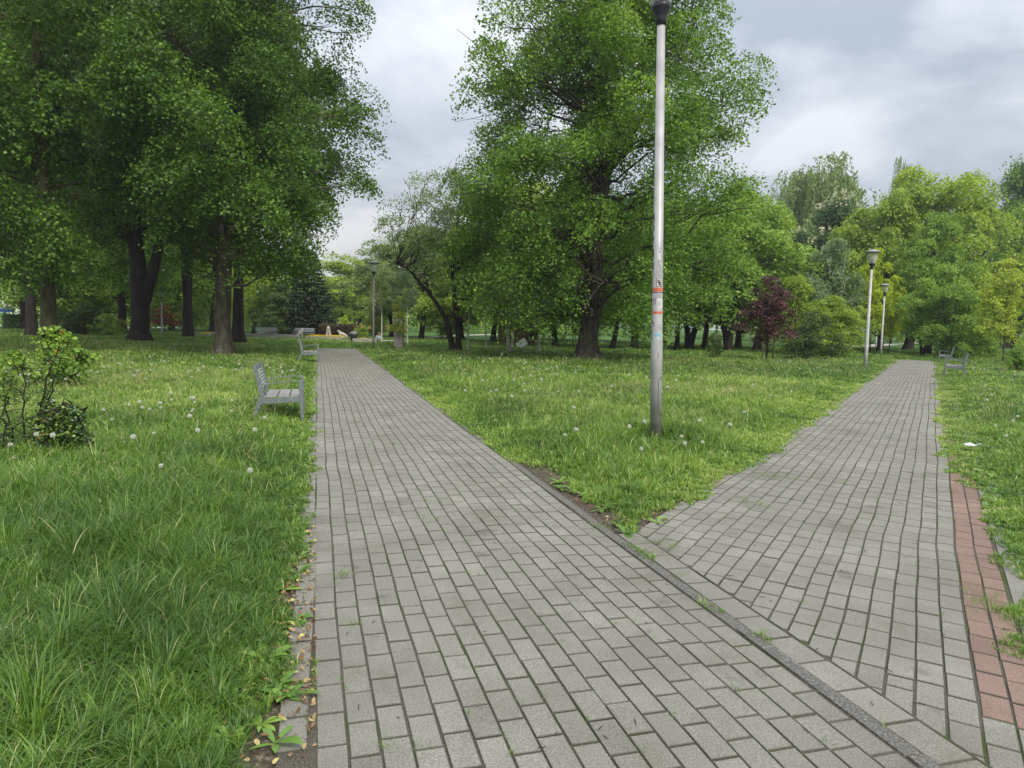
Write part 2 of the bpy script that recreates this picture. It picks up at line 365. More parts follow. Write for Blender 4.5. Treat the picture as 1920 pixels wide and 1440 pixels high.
n4 = N(t, 'ShaderNodeTexNoise', inp={'Scale': 4.2, 'Detail': 3.0, 'Roughness': .5}); t.links.new(tcn.outputs['Object'], n4.inputs['Vector'])
st4 = ramp(t, n4.outputs[0], [(.28, (.70, .70, .69)), (.36, (1, 1, 1))])
mu3 = N(t, 'ShaderNodeMixRGB', blend_type='MULTIPLY', inp={0: 1.0}); t.links.new(mu2.outputs[0], mu3.inputs[1]); t.links.new(st4, mu3.inputs[2])
aj = N(t, 'ShaderNodeAttribute', attribute_name='joint')      # dirt held in the chamfers
mj = N(t, 'ShaderNodeMixRGB'); mj.inputs[2].default_value = (.058, .054, .042, 1)
t.links.new(MATH(t, 'POWER', aj.outputs['Fac'], .75), mj.inputs[0]); t.links.new(mu3.outputs[0], mj.inputs[1])
p = N(t, 'ShaderNodeBsdfPrincipled', inp={'Roughness': .82, 'Specular IOR Level': .35}); t.links.new(mj.outputs[0], p.inputs['Base Color'])
b = N(t, 'ShaderNodeBump', inp={'Strength': .7, 'Distance': .004}); t.links.new(ns.outputs[0], b.inputs['Height']); t.links.new(b.outputs[0], p.inputs['Normal'])
t.links.new(p.outputs[0], o.inputs[0]); pave_m = m
m, t, o = newmat('joint_sand')
tcn = N(t, 'ShaderNodeTexCoord')
ns = N(t, 'ShaderNodeTexNoise', inp={'Scale': 160, 'Detail': 4.0}); t.links.new(tcn.outputs['Object'], ns.inputs['Vector'])
n3 = N(t, 'ShaderNodeTexNoise', inp={'Scale': 2.4, 'Detail': 6.0}); t.links.new(tcn.outputs['Object'], n3.inputs['Vector'])
c1 = ramp(t, ns.outputs[0], [(.35, (.050, .045, .034)), (.55, (.095, .086, .068)), (.7, (.20, .18, .15))])
c2 = ramp(t, ns.outputs[0], [(.35, (.028, .042, .012)), (.65, (.075, .10, .032))])
mk = ramp(t, n3.outputs[0], [(.52, (0, 0, 0)), (.62, (1, 1, 1))])
mm = N(t, 'ShaderNodeMixRGB'); t.links.new(mk, mm.inputs[0]); t.links.new(c1, mm.inputs[1]); t.links.new(c2, mm.inputs[2])
p = N(t, 'ShaderNodeBsdfPrincipled', inp={'Roughness': .95, 'Specular IOR Level': .1}); t.links.new(mm.outputs[0], p.inputs['Base Color'])
t.links.new(p.outputs[0], o.inputs[0]); joint_m = m

class Bricks:
    def __init__(s): s.V = []; s.F = []; s.v = []; s.r = []; s.e = []
    def add(s, poly, tone, red, z=0.0, bev=.0050, near=True):
        """poly: list of (x,y) CCW"""
        n = len(poly); c = np.mean(poly, 0); P = np.array(poly)
        b = len(s.V)
        tx, ty = random.gauss(0, .004), random.gauss(0, .004)
        def zz(p, dz): return z + dz + (p[0] - c[0]) * tx + (p[1] - c[1]) * ty
        D = P - c; L = np.linalg.norm(D, axis=1, keepdims=True)
        I = c + D * (1 - np.minimum(bev * 1.35 / np.maximum(L, 1e-4), .45))
        rings = [(P, -.022), (P, -.0045), (I, 0.0)] if near else [(P, -.018), (I, 0.0)]
        for Q, dz in rings:
            for p in Q: s.V.append((p[0], p[1], zz(p, dz)))
        for k in range(len(rings) - 1):
            for i in range(n):
                j = (i + 1) % n; s.F.append((b + k * n + i, b + k * n + j, b + (k + 1) * n + j, b + (k + 1) * n + i))
        top = (len(rings) - 1) * n
        s.F.append(tuple(b + top + i for i in range(n)))
        s.v += [tone] * (n * len(rings)); s.r += [red] * (n * len(rings)); s.e += [1.0] * (n * (len(rings) - 1)) + [0.0] * n
    def build(s, name, mat, parent=None):
        me = bpy.data.meshes.new(name); me.from_pydata(s.V, [], s.F)
        for k, a in (('v', s.v), ('red', s.r), ('joint', s.e)):
            q = me.attributes.new(k, 'FLOAT', 'POINT'); q.data.foreach_set('value', a)
        return obj(name, me, mat, parent)
def clip(poly, nrm, d):
    """keep points with p.nrm >= d"""
    r = []
    for i in range(len(poly)):
        a, b_ = poly[i], poly[(i + 1) % len(poly)]
        da, db = a[0] * nrm[0] + a[1] * nrm[1] - d, b_[0] * nrm[0] + b_[1] * nrm[1] - d
        if da >= 0: r.append(a)
        if da * db < 0: k = da / (da - db); r.append((a[0] + (b_[0] - a[0]) * k, a[1] + (b_[1] - a[1]) * k))
    return r
def area(p): return .5 * sum(p[i][0] * p[(i + 1) % len(p)][1] - p[(i + 1) % len(p)][0] * p[i][1] for i in range(len(p)))
def warpf(u, v, s): return .030 * (float(vnoise(u * .55, v * .8, s)) - .5) + .016 * (float(vnoise(u * 1.7, v * 1.3, s + 1)) - .5)
def lay(B, O, d, pv, vcols, u0, u1, seed, clipf=None, colw=.106, ln=.2035, gapv=.0030, gapu=.0042, redcols=(), redfrom=None, bend=None, warp=True, skip=None):
    rng = random.Random(seed)
    for ci, v0 in enumerate(vcols):
        u = u0 + (ln * .5 if ci % 2 else 0) + rng.uniform(-.03, .03)
        while u < u1:
            L = ln + rng.uniform(-.0015, .0015)
            if rng.random() < .012: L = ln * .5
            cs = []
            g = gapv + rng.uniform(-.0012, .0016)
            for uu, vv in ((u + gapu, v0 + g), (u + gapu, v0 + colw - g), (u + L - gapu, v0 + colw - g), (u + L - gapu, v0 + g)):
                dv = warpf(uu, vv, seed) if warp else 0
                du = .012 * (float(vnoise(uu * .8, vv * 1.1, seed + 7)) - .5)
                if bend: dv += bend(uu)
                U_, V_ = uu + du + rng.gauss(0, .0006), vv + dv + rng.gauss(0, .0006)
                cs.append((O[0] + d[0] * U_ + pv[0] * V_, O[1] + d[1] * U_ + pv[1] * V_))
            if area(cs) < 0: cs.reverse()
            if clipf is not None:
                cs = clip(cs, *clipf)
            if len(cs) >= 3 and area(cs) > .0006 and not (skip and skip(u, v0)):
                red = 1.0 if (v0 in redcols and (redfrom is None or u > (redfrom if v0 > -1 else -1.5))) else 0.0
                z = .004 * (float(fbm(cs[0][0] * .9, cs[0][1] * .9, 31)) - .5) * 2 + rng.gauss(0, .0008)
                tone = .5 + rng.gauss(0, .13) + .30 * (float(vnoise(u * .5, v0 * 2, seed + 3)) - .5)
                B.add(cs, min(max(tone, 0), 1), red, z, near=cs[0][1] < 16)
            u += L
bendL = lambda u: 0.0 if u < 29 else -.045 * (u - 29) ** 2
B = Bricks()
lay(B, OL, dL, pL, [k * .106 for k in range(18)], -.9, ENDL, 11)
B.build('left_path', pave_m)
lp = bpy.data.objects['left_path']; lp.name = 'path'; tag(lp, 'grey block paved footpath running away to the plaza', kind='structure')
Bk = Bricks()   # left edging blocks
lay(Bk, OL, dL, pL, [-.108], .12, ENDL - .6, 13, gapu=.004)
ek = Bk.build('kerb', pave_m); tag(ek, 'narrow edging blocks half buried by grass beside the path', kind='structure')
clipR = ((pL[0], pL[1]), float(OL @ pL) + BORD[1] + .006)
B = Bricks()
cols = [-WR + k * .106 for k in range(17)]
redc_ = [.004, .110]; redl = [-WR - .108]
lay(B, OR, dR, pR, cols + redc_ + redl, -11.2, ENDR, 17, clipf=clipR, redcols=redc_ + redl, redfrom=-9.55)
lay(B, OR, dR, pR, [.22], -11.2, ENDR, 19, clipf=clipR, colw=.15, ln=.62)
rp = B.build('footpath', pave_m); tag(rp, 'grey block footpath with red brick edge leading to the trees', kind='structure')
B = Bricks()
lay(B, OL, dL, pL, [BORD[0]], -1.2, 2.05, 23, colw=.155, ln=.235)
bb = B.build('border_paving', pave_m); tag(bb, 'single course of blocks beside the dark kerb', kind='structure')
# kerb strip: dark weathered concrete edging between the paths
B = Bricks(); u = -1.4; rng = random.Random(3)
while u < ENDL:
    L = 1.0
    sub = 10
    z = .003 + rng.uniform(-.002, .002) if u < 3 else .000
    cs = [(u + .004, KERB[0]), (u + .004, KERB[1]), (u + L - .004, KERB[1]), (u + L - .004, KERB[0])]
    wv = [warpf(a_, b_, 11) for a_, b_ in cs]
    P_ = [(OL[0] + dL[0] * a_ + pL[0] * (b_ + ww), OL[1] + dL[1] * a_ + pL[1] * (b_ + ww)) for (a_, b_), ww in zip(cs, wv)]
    if area(P_) < 0: P_.reverse()
    B.add(P_, .3, 0, z, bev=.006); u += L
kerb_m = noise_mat('old_kerb_concrete', (.090, .086, .076), (.165, .158, .140), 90, .9, .6, c3=(.30, .29, .26), lo=.38, hi=.60)
kb = B.build('kerb_strip', kerb_m); tag(kb, 'dark worn concrete kerb dividing the two paths', kind='structure')
# bedding sheets under the blocks
def sheet(name, pts, z, mat, label, kind='structure'):
    me = bpy.data.meshes.new(name); me.from_pydata([(x, y, z) for x, y in pts], [], [tuple(range(len(pts)))])
    return tag(obj(name, me, mat), label, kind=kind)
def PL(u, v): return tuple(OL + dL * u + pL * v)
def PR(u, v): return tuple(OR + dR * u + pR * v)
sheet('path_bed', [PL(-1.6, -.12), PL(-1.6, WL + .10), PL(ENDL, WL + .10), PL(ENDL, -.12)], -.0060, joint_m, 'mossy sand filling the joints of the path to the plaza')
# intersection corner for right bed
import itertools
bedR = [PR(-11, -WR - 1.4), PR(-11, .38), PR(ENDR, .38), PR(ENDR, -WR - .11), PR(-6.0, -WR - .11)]
bedR = clip([tuple(map(float, p_)) for p_ in (PR(-11, -WR - .11), PR(-11, .38), PR(ENDR, .38), PR(ENDR, -WR - .11))], (pL[0], pL[1]), float(OL @ pL) + WL + .10)
sheet('footpath_bed', bedR, -.0060, joint_m, 'mossy sand filling the joints of the path with red edge')

# ------------------------------------------------------------------ leaves
RNG = np.random.default_rng(7)
def norm(a): return a / np.maximum(np.linalg.norm(a, axis=1, keepdims=True), 1e-6)
def leaf_arrays(P, Nn, L, ratio=.8, hang=.4, shape=4):
    """P centres (n,3), Nn preferred normals, L sizes (n,)"""
    n = len(P)
    d = RNG.normal(size=(n, 3)); d[:, 2] = d[:, 2] * .5 - hang; d = norm(d)
    s = norm(np.cross(d, norm(Nn + RNG.normal(size=(n, 3)) * .45)))
    nn = np.cross(s, d)
    L = L[:, None]; W = L * ratio * .5
    base = P - d * L * .5
    if shape == 4:
        v = np.stack([base, base + d * L * .42 + s * W + nn * L * .07, base + d * L, base + d * L * .42 - s * W + nn * L * .07], 1)
        V = v.reshape(-1, 3); F = np.arange(n * 4).reshape(n, 4)
    else:
        v = np.stack([base, base + d * L * .18 + s * W * .85 + nn * L * .06, base + d * L * .55 + s * W * .9 + nn * L * .08, base + d * L - nn * L * .10,
                      base + d * L * .55 - s * W * .9 + nn * L * .08, base + d * L * .18 - s * W * .85 + nn * L * .06], 1)
        V = v.reshape(-1, 3); i6 = np.arange(n)[:, None] * 6
        F = np.concatenate([i6 + np.array([[0, 1, 2, 3]]), i6 + np.array([[0, 3, 4, 5]])])
    return V, F, shape
def leaf_mesh(name, P, Nn, L, T, **kw):
    V, F, k = leaf_arrays(P, Nn, L, **kw)
    return mesh_np(name, V, F, {'t': np.repeat(np.clip(T, 0, 1), k)})

class Tubes:
    def __init__(s): s.V = []; s.F = []; s.n = 0
    def tube(s, pts, rr, sides=8, flare=False, seed=0):
        pts = np.asarray(pts, dtype=float); n = len(pts)
        tan = norm(np.gradient(pts, axis=0)); ref = np.array([1.0, 0.12, 0.05])
        a = norm(np.cross(tan, ref[None])); b_ = np.cross(tan, a)
        ang = np.arange(sides) * 2 * PI / sides
        rr = np.asarray(rr, dtype=float)[:, None] * np.ones((1, sides))
        if flare:
            z = pts[:, 2:3] - pts[0, 2]
            lob = 1 + .30 * np.sin(ang[None] * 5 + seed) + .2 * np.sin(ang[None] * 3 + seed * 2.3)
            rr = rr * (1 + .55 * np.exp(-z / .30) * lob + .06 * np.sin(ang[None] * 4 + z * 1.3 + seed) + .04 * np.sin(ang[None] * 7 + z * 2.1))
        V = pts[:, None] + a[:, None] * (np.cos(ang)[None, :, None] * rr[..., None]) + b_[:, None] * (np.sin(ang)[None, :, None] * rr[..., None])
        i = np.arange(n - 1)[:, None] * sides; k = np.arange(sides)[None]; k2 = (k + 1) % sides
        F = np.stack([i + k, i + k2, i + sides + k2, i + sides + k], -1).reshape(-1, 4)
        s.V.append(V.reshape(-1, 3)); s.F.append(F + s.n); s.n += n * sides
    def mesh(s, name): return mesh_np(name, np.concatenate(s.V), np.concatenate(s.F), None, True)
def curve(a, b_, bow=(0, 0, 0), n=7, jit=.0, rng=None):
    a, b_ = np.array(a, float), np.array(b_, float); t_ = np.linspace(0, 1, n)[:, None]
    p_ = a * (1 - t_) + b_ * t_ + np.array(bow) * (4 * t_ * (1 - t_))
    if jit: 
        j_ = (rng or RNG).normal(size=(n, 3)) * jit; j_[0] = 0; j_[-1] = 0; p_ = p_ + j_
    return p_

def tree_data(seed, H, prof, tr, z0, nb, nc, nl, leaf, br, flat=.65, droop=.5, spray=.5, stems=None, shape=4, rise=.45, squeeze=1.0, inner=.15, tb=.42, limb=.30, top=.9, ratio=.85, lobes=0.18, hang=.4, extra=None, keep=None, lp=1.0):
    """prof: [(z fraction of the crown, radius)], returns (trunk mesh, crown mesh)"""
    global RNG
    RNG = np.random.default_rng(seed); R_ = RNG
    tb_ = Tubes()
    if stems is None: stems = [([(0, 0, 0), (.02 * H * R_.normal(), .01 * H * R_.normal(), H * .4), (.02 * H * R_.normal(), .02 * H * R_.normal(), H * top)], tr)]
    paths = []
    for pts, r0 in stems:
        pts = np.array(pts, float)
        seg = np.concatenate([[0], np.cumsum(np.linalg.norm(np.diff(pts, axis=0), axis=1))])
        tt = np.linspace(0, seg[-1], 26)
        P = np.stack([np.interp(tt, seg, pts[:, k]) for k in range(3)], 1)
        for _ in range(3): P[1:-1] = (P[:-2] + 2 * P[1:-1] + P[2:]) / 4      # soften corners
        P[1:-1, :2] += R_.normal(size=(24, 2)) * r0 * .08
        rr = r0 * (1 - .88 * (tt / seg[-1]) ** 1.15)
        tb_.tube(P, rr, 14, flare=pts[0][2] < .3, seed=seed)
        paths.append((P, rr))
    zf = np.array([p_[0] for p_ in prof]); rf = np.array([p_[1] for p_ in prof])
    ph0 = R_.uniform(0, 6.28)
    bo = []
    for k in range(nb):
        q_ = (k + .5) / nb
        # draw heights weighted by radius
        for _ in range(20):
            h = R_.uniform(0, 1); r_ = np.interp(h, zf, rf)
            if R_.uniform() < r_ / rf.max(): break
        phi = k * 2.39996 + R_.normal() * .25
        rmax = r_ * (1 + lobes * math.sin(phi * 3 + ph0 + h * 5) + lobes * .6 * math.sin(phi * 2 - ph0 + h * 9))
        fr = R_.uniform(.55, 1.0) if R_.uniform() > inner else R_.uniform(.05, .5)
        b_r = br * R_.uniform(.7, 1.25)
        rho = max(rmax * fr - b_r * .7, 0.02)
        z = z0 + h * (H - z0)
        cand = [pr for i_, pr in enumerate(paths) if i_ == 0 or pr[0][0, 2] < .3 or z > pr[0][0, 2] + 2.5]
        best = min(cand, key=lambda pr: min((pr[0][:, 0] - rho * math.cos(phi)) ** 2 + (pr[0][:, 1] - rho * math.sin(phi)) ** 2))
        P, rr = best if len(paths) > 1 else paths[0]
        c0 = np.array([np.interp(z, P[:, 2], P[:, 0]), np.interp(z, P[:, 2], P[:, 1])]) if len(paths) == 1 else np.array([0., 0.])
        c = np.array([c0[0] + rho * math.cos(phi), c0[1] + rho * math.sin(phi), z])
        if keep is not None and not keep(c[None], np.ones(1))[0]: continue
        zs = min(max(z - rho * rise, P[0, 2] + .12 * H * (stems[0][0][0][2] < .3)), P[-1, 2] * .97)
        idx = int(np.argmin(abs(P[:, 2] - zs))); a = P[idx]; ra = min(rr[idx] * .75, tr * limb * (.6 + .6 * R_.uniform()))
        if tb > 0 and (lp >= 1 or (k * 7919 % 100) / 100 < lp):
            Lb = np.linalg.norm(c - a)
            tb_.tube(curve(a, c, (0, 0, Lb * .10 * R_.normal()), 8, Lb * .03, R_), np.linspace(ra, max(ra * .2, .012), 8), 6)
            for _ in range(4):
                e_ = c + R_.normal(size=3) * b_r * .55 + np.array([math.cos(phi), math.sin(phi), 0]) * b_r * .4
                tb_.tube(curve(c + (a - c) * R_.uniform(0, .4), e_, (0, 0, .05), 4, .05, R_), np.linspace(max(ra * .3, .012), .006, 4), 4)
        bo.append((c, b_r, phi))
    if extra:
        for (c, b_r) in extra:
            c = np.array(c, float); phi = math.atan2(c[1], c[0]); bo.append((c, b_r, phi))
            P, rr = paths[0]; zs = c[2] - math.hypot(c[0], c[1]) * .25; idx = int(np.argmin(abs(P[:, 2] - zs)))
            tb_.tube(curve(P[idx], c, (0, 0, .3), 9, .08, R_), np.linspace(tr * .2, .02, 9), 6)
    # sprays
    SP, SN, ST, SR = [], [], [], []
    for c, b_r, phi in bo:
        dirs = norm(R_.normal(size=(nc, 3)) + np.array([math.cos(phi) * .35, math.sin(phi) * .35, .25]))
        rad_ = (R_.uniform(.25, 1, size=(nc, 1))) ** .5
        o_ = np.array([math.cos(phi), math.sin(phi), 0]); tg = np.array([-math.sin(phi), math.cos(phi), 0])
        loc = dirs * rad_ * b_r
        w_ = loc @ np.stack([o_, tg, np.array([0, 0, 1])], 1) * np.array([1.25, 1.0, flat])
        SP.append(c + w_ @ np.stack([o_, tg, np.array([0, 0, 1])], 0))
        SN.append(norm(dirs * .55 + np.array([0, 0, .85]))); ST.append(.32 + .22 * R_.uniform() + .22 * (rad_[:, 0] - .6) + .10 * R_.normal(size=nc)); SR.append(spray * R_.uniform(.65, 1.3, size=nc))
    SP = np.concatenate(SP); SN = np.concatenate(SN); ST = np.concatenate(ST); SR = np.concatenate(SR)
    if keep is not None:
        kk_ = keep(SP, R_.uniform(size=len(SP))); SP, SN, ST, SR = SP[kk_], SN[kk_], ST[kk_], SR[kk_]
    m_ = len(SP)
    # leaves on sprays
    u_ = np.sqrt(R_.uniform(size=(m_, nl))); an = R_.uniform(0, 2 * PI, size=(m_, nl))
    e1 = norm(np.cross(SN, np.array([[.3, .9, .1]]))); e2 = np.cross(SN, e1)
    rr_ = (u_ * SR[:, None])[..., None]
    P = SP[:, None] + e1[:, None] * np.cos(an)[..., None] * rr_ + e2[:, None] * np.sin(an)[..., None] * rr_
    P = P + SN[:, None] * (R_.normal(size=(m_, nl, 1)) * SR[:, None, None] * .16)
    P[..., 2] -= droop * (u_ ** 2) * SR[:, None]
    Nn = np.repeat(SN[:, None], nl, 1) + np.stack([e1[:, None] * np.cos(an)[..., None] + e2[:, None] * np.sin(an)[..., None]], 0)[0] * droop * u_[..., None]
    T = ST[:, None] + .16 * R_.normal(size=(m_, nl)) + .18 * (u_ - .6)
    P = P.reshape(-1, 3); Nn = norm(Nn.reshape(-1, 3)); T = T.ravel()
    k_ = P[:, 2] > .06
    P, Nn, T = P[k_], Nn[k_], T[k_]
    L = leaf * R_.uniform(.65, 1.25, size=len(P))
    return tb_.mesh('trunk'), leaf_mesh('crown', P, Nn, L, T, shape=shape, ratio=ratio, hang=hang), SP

def weeping_data(seed, H, R, tr, nb, ns, leaf, hang_len=(1, 3), top=.95, dens=14):
    global RNG
    RNG = np.random.default_rng(seed); R_ = RNG; T_ = Tubes()
    P = curve((0, 0, 0), (.1, 0, H * .85), (.15, .1, 0), 16, tr * .1, R_); T_.tube(P, np.linspace(tr, tr * .15, 16), 10, True, seed)
    PP, NN, TT = [], [], []
    for k in range(nb):
        z = H * R_.uniform(.35, .96); phi = k * 2.4 + R_.normal() * .3
        rr = R * math.sin(PI * min(max((z / H - .12) / .9, 0.05), .97)) ** .6 * R_.uniform(.5, 1)
        e_ = np.array([rr * math.cos(phi), rr * math.sin(phi), min(z + .06 * H, H)]); a = np.array([0, 0, max(z - rr * .9, H * .12)])
        c_ = curve(a, e_, (0, 0, .08 * H), 10, .06, R_); T_.tube(c_, np.linspace(tr * .22, .012, 10), 5)
        for s_ in range(ns):
            st_ = c_[R_.integers(3, 10)] + R_.normal(size=3) * [.5, .5, .2]
            L = R_.uniform(*hang_len); n_ = int(L * dens); q_ = np.linspace(0, 1, n_)[:, None]
            out_ = np.array([math.cos(phi), math.sin(phi), 0]) * .35 * L
            pts = st_ + out_ * (q_ ** .6) * R_.uniform(.2, 1) + np.array([0, 0, -1]) * L * (q_ ** 1.5) + R_.normal(size=(n_, 3)) * .06
            PP.append(pts); NN.append(norm(R_.normal(size=(n_, 3)) + [math.cos(phi), math.sin(phi), .5])); TT.append(.5 + .18 * R_.normal(size=n_) + .12 * R_.normal())
    P = np.concatenate(PP); k_ = P[:, 2] > .3; P = P[k_]; NN = np.concatenate(NN)[k_]; TT = np.concatenate(TT)[k_]
    return T_.mesh('trunk'), leaf_mesh('crown', P, NN, leaf * R_.uniform(.6, 1.3, size=len(P)), TT, ratio=.45, hang=1.2), None

def spruce_data(seed, H, R, tr, tiers=26, leaf=.3):
    global RNG
    RNG = np.random.default_rng(seed); R_ = RNG; T_ = Tubes()
    T_.tube(curve((0, 0, 0), (0, 0, H), n=10), np.linspace(tr, .02, 10), 8)
    PP, NN, TT = [], [], []
    for k in range(tiers):
        z = H * (.06 + .93 * k / tiers); rr = R * (1 - z / H) ** .8 + .1
        for i_ in range(11):
            phi = i_ * 2 * PI / 11 + k * .7 + R_.normal() * .12; L = rr * R_.uniform(.75, 1.1)
            n_ = int(26 * L) + 6; q_ = np.sqrt(R_.uniform(0, 1, size=n_))
            o_ = np.array([math.cos(phi), math.sin(phi), 0]); tg = np.array([-math.sin(phi), math.cos(phi), 0])
            P = o_ * (q_ * L)[:, None] + tg * (R_.normal(size=n_) * .16 * L * (1.1 - q_))[:, None] + np.array([0, 0, 1]) * (z - .45 * L * q_ + .30 * L * q_ ** 3 + R_.normal(size=n_) * .04)[:, None]
            PP.append(P); NN.append(np.tile([0, 0, 1.0], (n_, 1)) + o_ * .2); TT.append(.25 + .5 * q_ ** 4 + .12 * R_.normal(size=n_))
    P = np.concatenate(PP); k_ = P[:, 2] > .05
    return T_.mesh('trunk'), leaf_mesh('crown', P[k_], np.concatenate(NN)[k_], leaf * R_.uniform(.6, 1.2, size=k_.sum()), np.concatenate(TT)[k_], ratio=.4, hang=.25), None

def plant(name, label, cat, data, loc, leafm, barkm, rz=0, sc=(1, 1, 1), group=None, tilt=None):
    t_ = thing(name, label, cat, loc, rz, group); t_.scale = sc
    if tilt: t_.rotation_euler = (tilt[0], tilt[1], rz)
    obj('trunk' if 'shrub' not in name and 'bush' not in name else 'stem', data[0], barkm, t_); obj('crown' if 'shrub' not in name and 'bush' not in name else 'foliage', data[1], leafm, t_)
    return t_
# ------------------------------------------------------------------ trees: prototypes
# hero trees, one mesh each
d_lin = tree_data(11, 19.5, [(0, 4.4), (.08, 6.0), (.25, 6.6), (.42, 6.4), (.57, 6.3), (.72, 5.4), (.86, 4.3), (1, 1.8)], .50, 1.5, 370, 24, 32, .105, 1.05, .85, .75, .48,
    stems=[([(0, 0, 0), (.05, 0, 3), (.2, 0, 5.5), (.5, .1, 8.3), (1.7, .1, 11.5), (3.0, .2, 14.5), (3.4, .3, 18)], .42), ([(.42, .1, 7.4), (1.4, -.3, 9.0), (3.0, -.5, 11.5), (4.2, -.4, 14.5)], .17)], rise=.30, limb=.18, inner=.30, lp=.34, lobes=.07,
    keep=lambda P, u: (P[:, 0] > np.interp(P[:, 2], [5, 8, 11.7, 14.4, 18], [-8, -5.9, -4.4, -3.1, -1.5])) & ~((abs(P[:, 0] - .25) < 1.0) & (P[:, 1] < .6) & (P[:, 2] < 7.6) & (u < np.where((P[:, 2] > 4.6) & (P[:, 2] < 6.4), .35, .93))))
lx, ly = ground(1100, 676)
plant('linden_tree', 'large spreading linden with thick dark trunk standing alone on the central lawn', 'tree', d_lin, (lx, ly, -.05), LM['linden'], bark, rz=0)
d_c = tree_data(21, 18.5, [(0, 3.4), (.12, 4.5), (.3, 4.9), (.42, 4.6), (.52, 4.3), (.62, 4.0), (.80, 3.6), (.95, 3.0), (1, 2.0)], .26, 3.3, 330, 22, 32, .100, .92, .85, .75, .45,
    stems=[([(0, 0, 0), (.1, 0, 4), (.3, 0, 8), (.2, 0, 17)], .30)], rise=.35, limb=.26, lp=.4, extra=[((4.5, .4, 12.6), .7), ((4.9, .5, 9.0), .5), ((5.0, .2, 6.4), .6)],
    keep=lambda P, u: ~((P[:, 0] < -1.2) & (P[:, 2] < 6.2)) & ~((abs(P[:, 0] - .1) < .6) & (P[:, 1] < .4) & (P[:, 2] < 5.2) & (u < .8)))
x_, y_ = ground(418, 668)
plant('linden_tree', 'tall linden with smooth grey brown trunk between the bench and the forked tree', 'tree', d_c, (x_, y_, -.05), LM['linden_shade_tint'], bark_grey)
d_a = tree_data(31, 17, [(0, 4.0), (.15, 5.2), (.4, 5.4), (.7, 4.8), (1, 2)], .27, 3.0, 210, 20, 30, .105, .95, .85, .8, .45, stems=[([(0, 0, 0), (-.05, 0, 4), (-.1, 0, 9), (0, 0, 16)], .25)], shape=6, rise=.35, hang=.7, limb=.22, lp=.2,
    keep=lambda P, u: ~((P[:, 0] > 1.9) & (P[:, 2] < 6.0)))
x_ = at(92, 600, 24)[0]
plant('linden_tree', 'linden with mossy olive trunk rising behind the low leafy bush at far left', 'tree', d_a, (x_, 24, 0), LM['linden_shade_tint'], bark_green)
d_b = tree_data(41, 17, [(0, 4.0), (.15, 5.6), (.5, 5.8), (.8, 4.4), (1, 2)], .42, 5.6, 170, 20, 28, .13, 1.1, .8, .7, .55,
    stems=[([(0, 0, 0), (.12, 0, 2.0), (.1, 0, 3.6), (-.15, 0, 5.2), (-.2, 0, 9), (-.3, 0, 16)], .48), ([(.22, 0, 2.0), (.75, 0, 3.5), (1.15, 0, 5.0), (1.2, 0, 9), (1.5, .2, 14)], .31)], rise=.25, lp=.5,
    keep=lambda P, u: ~((abs(P[:, 0] - .4) < 2.0) & (P[:, 1] < 1.0) & (P[:, 2] < 7.2) & (u < .97)))
x_, y_ = ground(262, 642)
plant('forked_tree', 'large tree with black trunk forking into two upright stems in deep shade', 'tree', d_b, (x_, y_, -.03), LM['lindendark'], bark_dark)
# leaning pair of stems beside the path lamp
d_ap = tree_data(51, 8.4, [(0, 2.4), (.2, 3.8), (.55, 3.4), (.85, 2.2), (1, 1.0)], .19, 3.5, 60, 16, 26, .105, .85, .7, .35, .42,
    stems=[([(0, 0, 0), (-.3, 0, 1.5), (-.96, 0, 2.56), (-1.5, 0, 3.1), (-2.16, 0, 3.96), (-3.2, 0, 4.3)], .14), ([(.28, 0, 0), (.10, 0, 2.05), (-.15, 0, 4.1), (.05, 0, 5.6), (.3, 0, 8.0)], .135)], rise=.5, limb=.3, ratio=.6, lobes=.25,
    keep=lambda P, u: ~((P[:, 1] < .4) & (u < .9) & (P[:, 2] < 4.6) & ((abs(P[:, 0] - np.interp(P[:, 2], [0, 1.5, 2.56, 3.1, 3.96, 4.4], [0, -.3, -.96, -1.5, -2.16, -3.0])) < .55) | (abs(P[:, 0]) < .35))))
x_, y_ = ground(850, 661)
plant('leaning_tree', 'airy grey leaved tree with one dark stem arching left and one upright', 'tree', d_ap, (x_, y_, 0), LM['apple'], bark_dark)

PR_ = {}
def proto(k, Hh, Rr, data): PR_[k] = (Hh, Rr, data)
proto('round', 10, 3.2, tree_data(101, 10, [(0, 2.2), (.3, 3.2), (.6, 3.0), (.85, 1.9), (1, .7)], .17, 2.4, 46, 18, 26, .17, .95, .65, .5, .5))
proto('round2', 10, 3.2, tree_data(102, 10, [(0, 2.4), (.25, 3.2), (.55, 3.1), (.85, 2.0), (1, .7)], .18, 2.0, 44, 18, 26, .17, 1.0, .6, .6, .5, lobes=.28))
proto('wide', 12, 4.6, tree_data(103, 12, [(0, 4.0), (.25, 4.6), (.6, 4.2), (.85, 2.6), (1, .9)], .27, 2.4, 70, 22, 26, .20, 1.15, .6, .6, .6))
proto('wide2', 12, 4.6, tree_data(104, 12, [(0, 3.8), (.3, 4.6), (.6, 4.4), (.85, 3.0), (1, 1.0)], .30, 2.6, 66, 22, 26, .20, 1.2, .55, .7, .6, lobes=.3))
fs = lambda sp, n, h, sd_: [([(0, 0, 0), (sp * .45 * math.cos(a_), sp * .45 * math.sin(a_), h * .35), (sp * math.cos(a_ + .3), sp * math.sin(a_ + .3), h)], sd_) for a_ in [k * 2 * PI / n + .4 for k in range(n)]]
proto('high', 14, 5.2, tree_data(118, 14, [(0, 4.0), (.2, 5.2), (.6, 4.8), (.85, 3.2), (1, 1.2)], .27, 5.6, 80, 22, 26, .20, 1.3, .6, .5, .65))
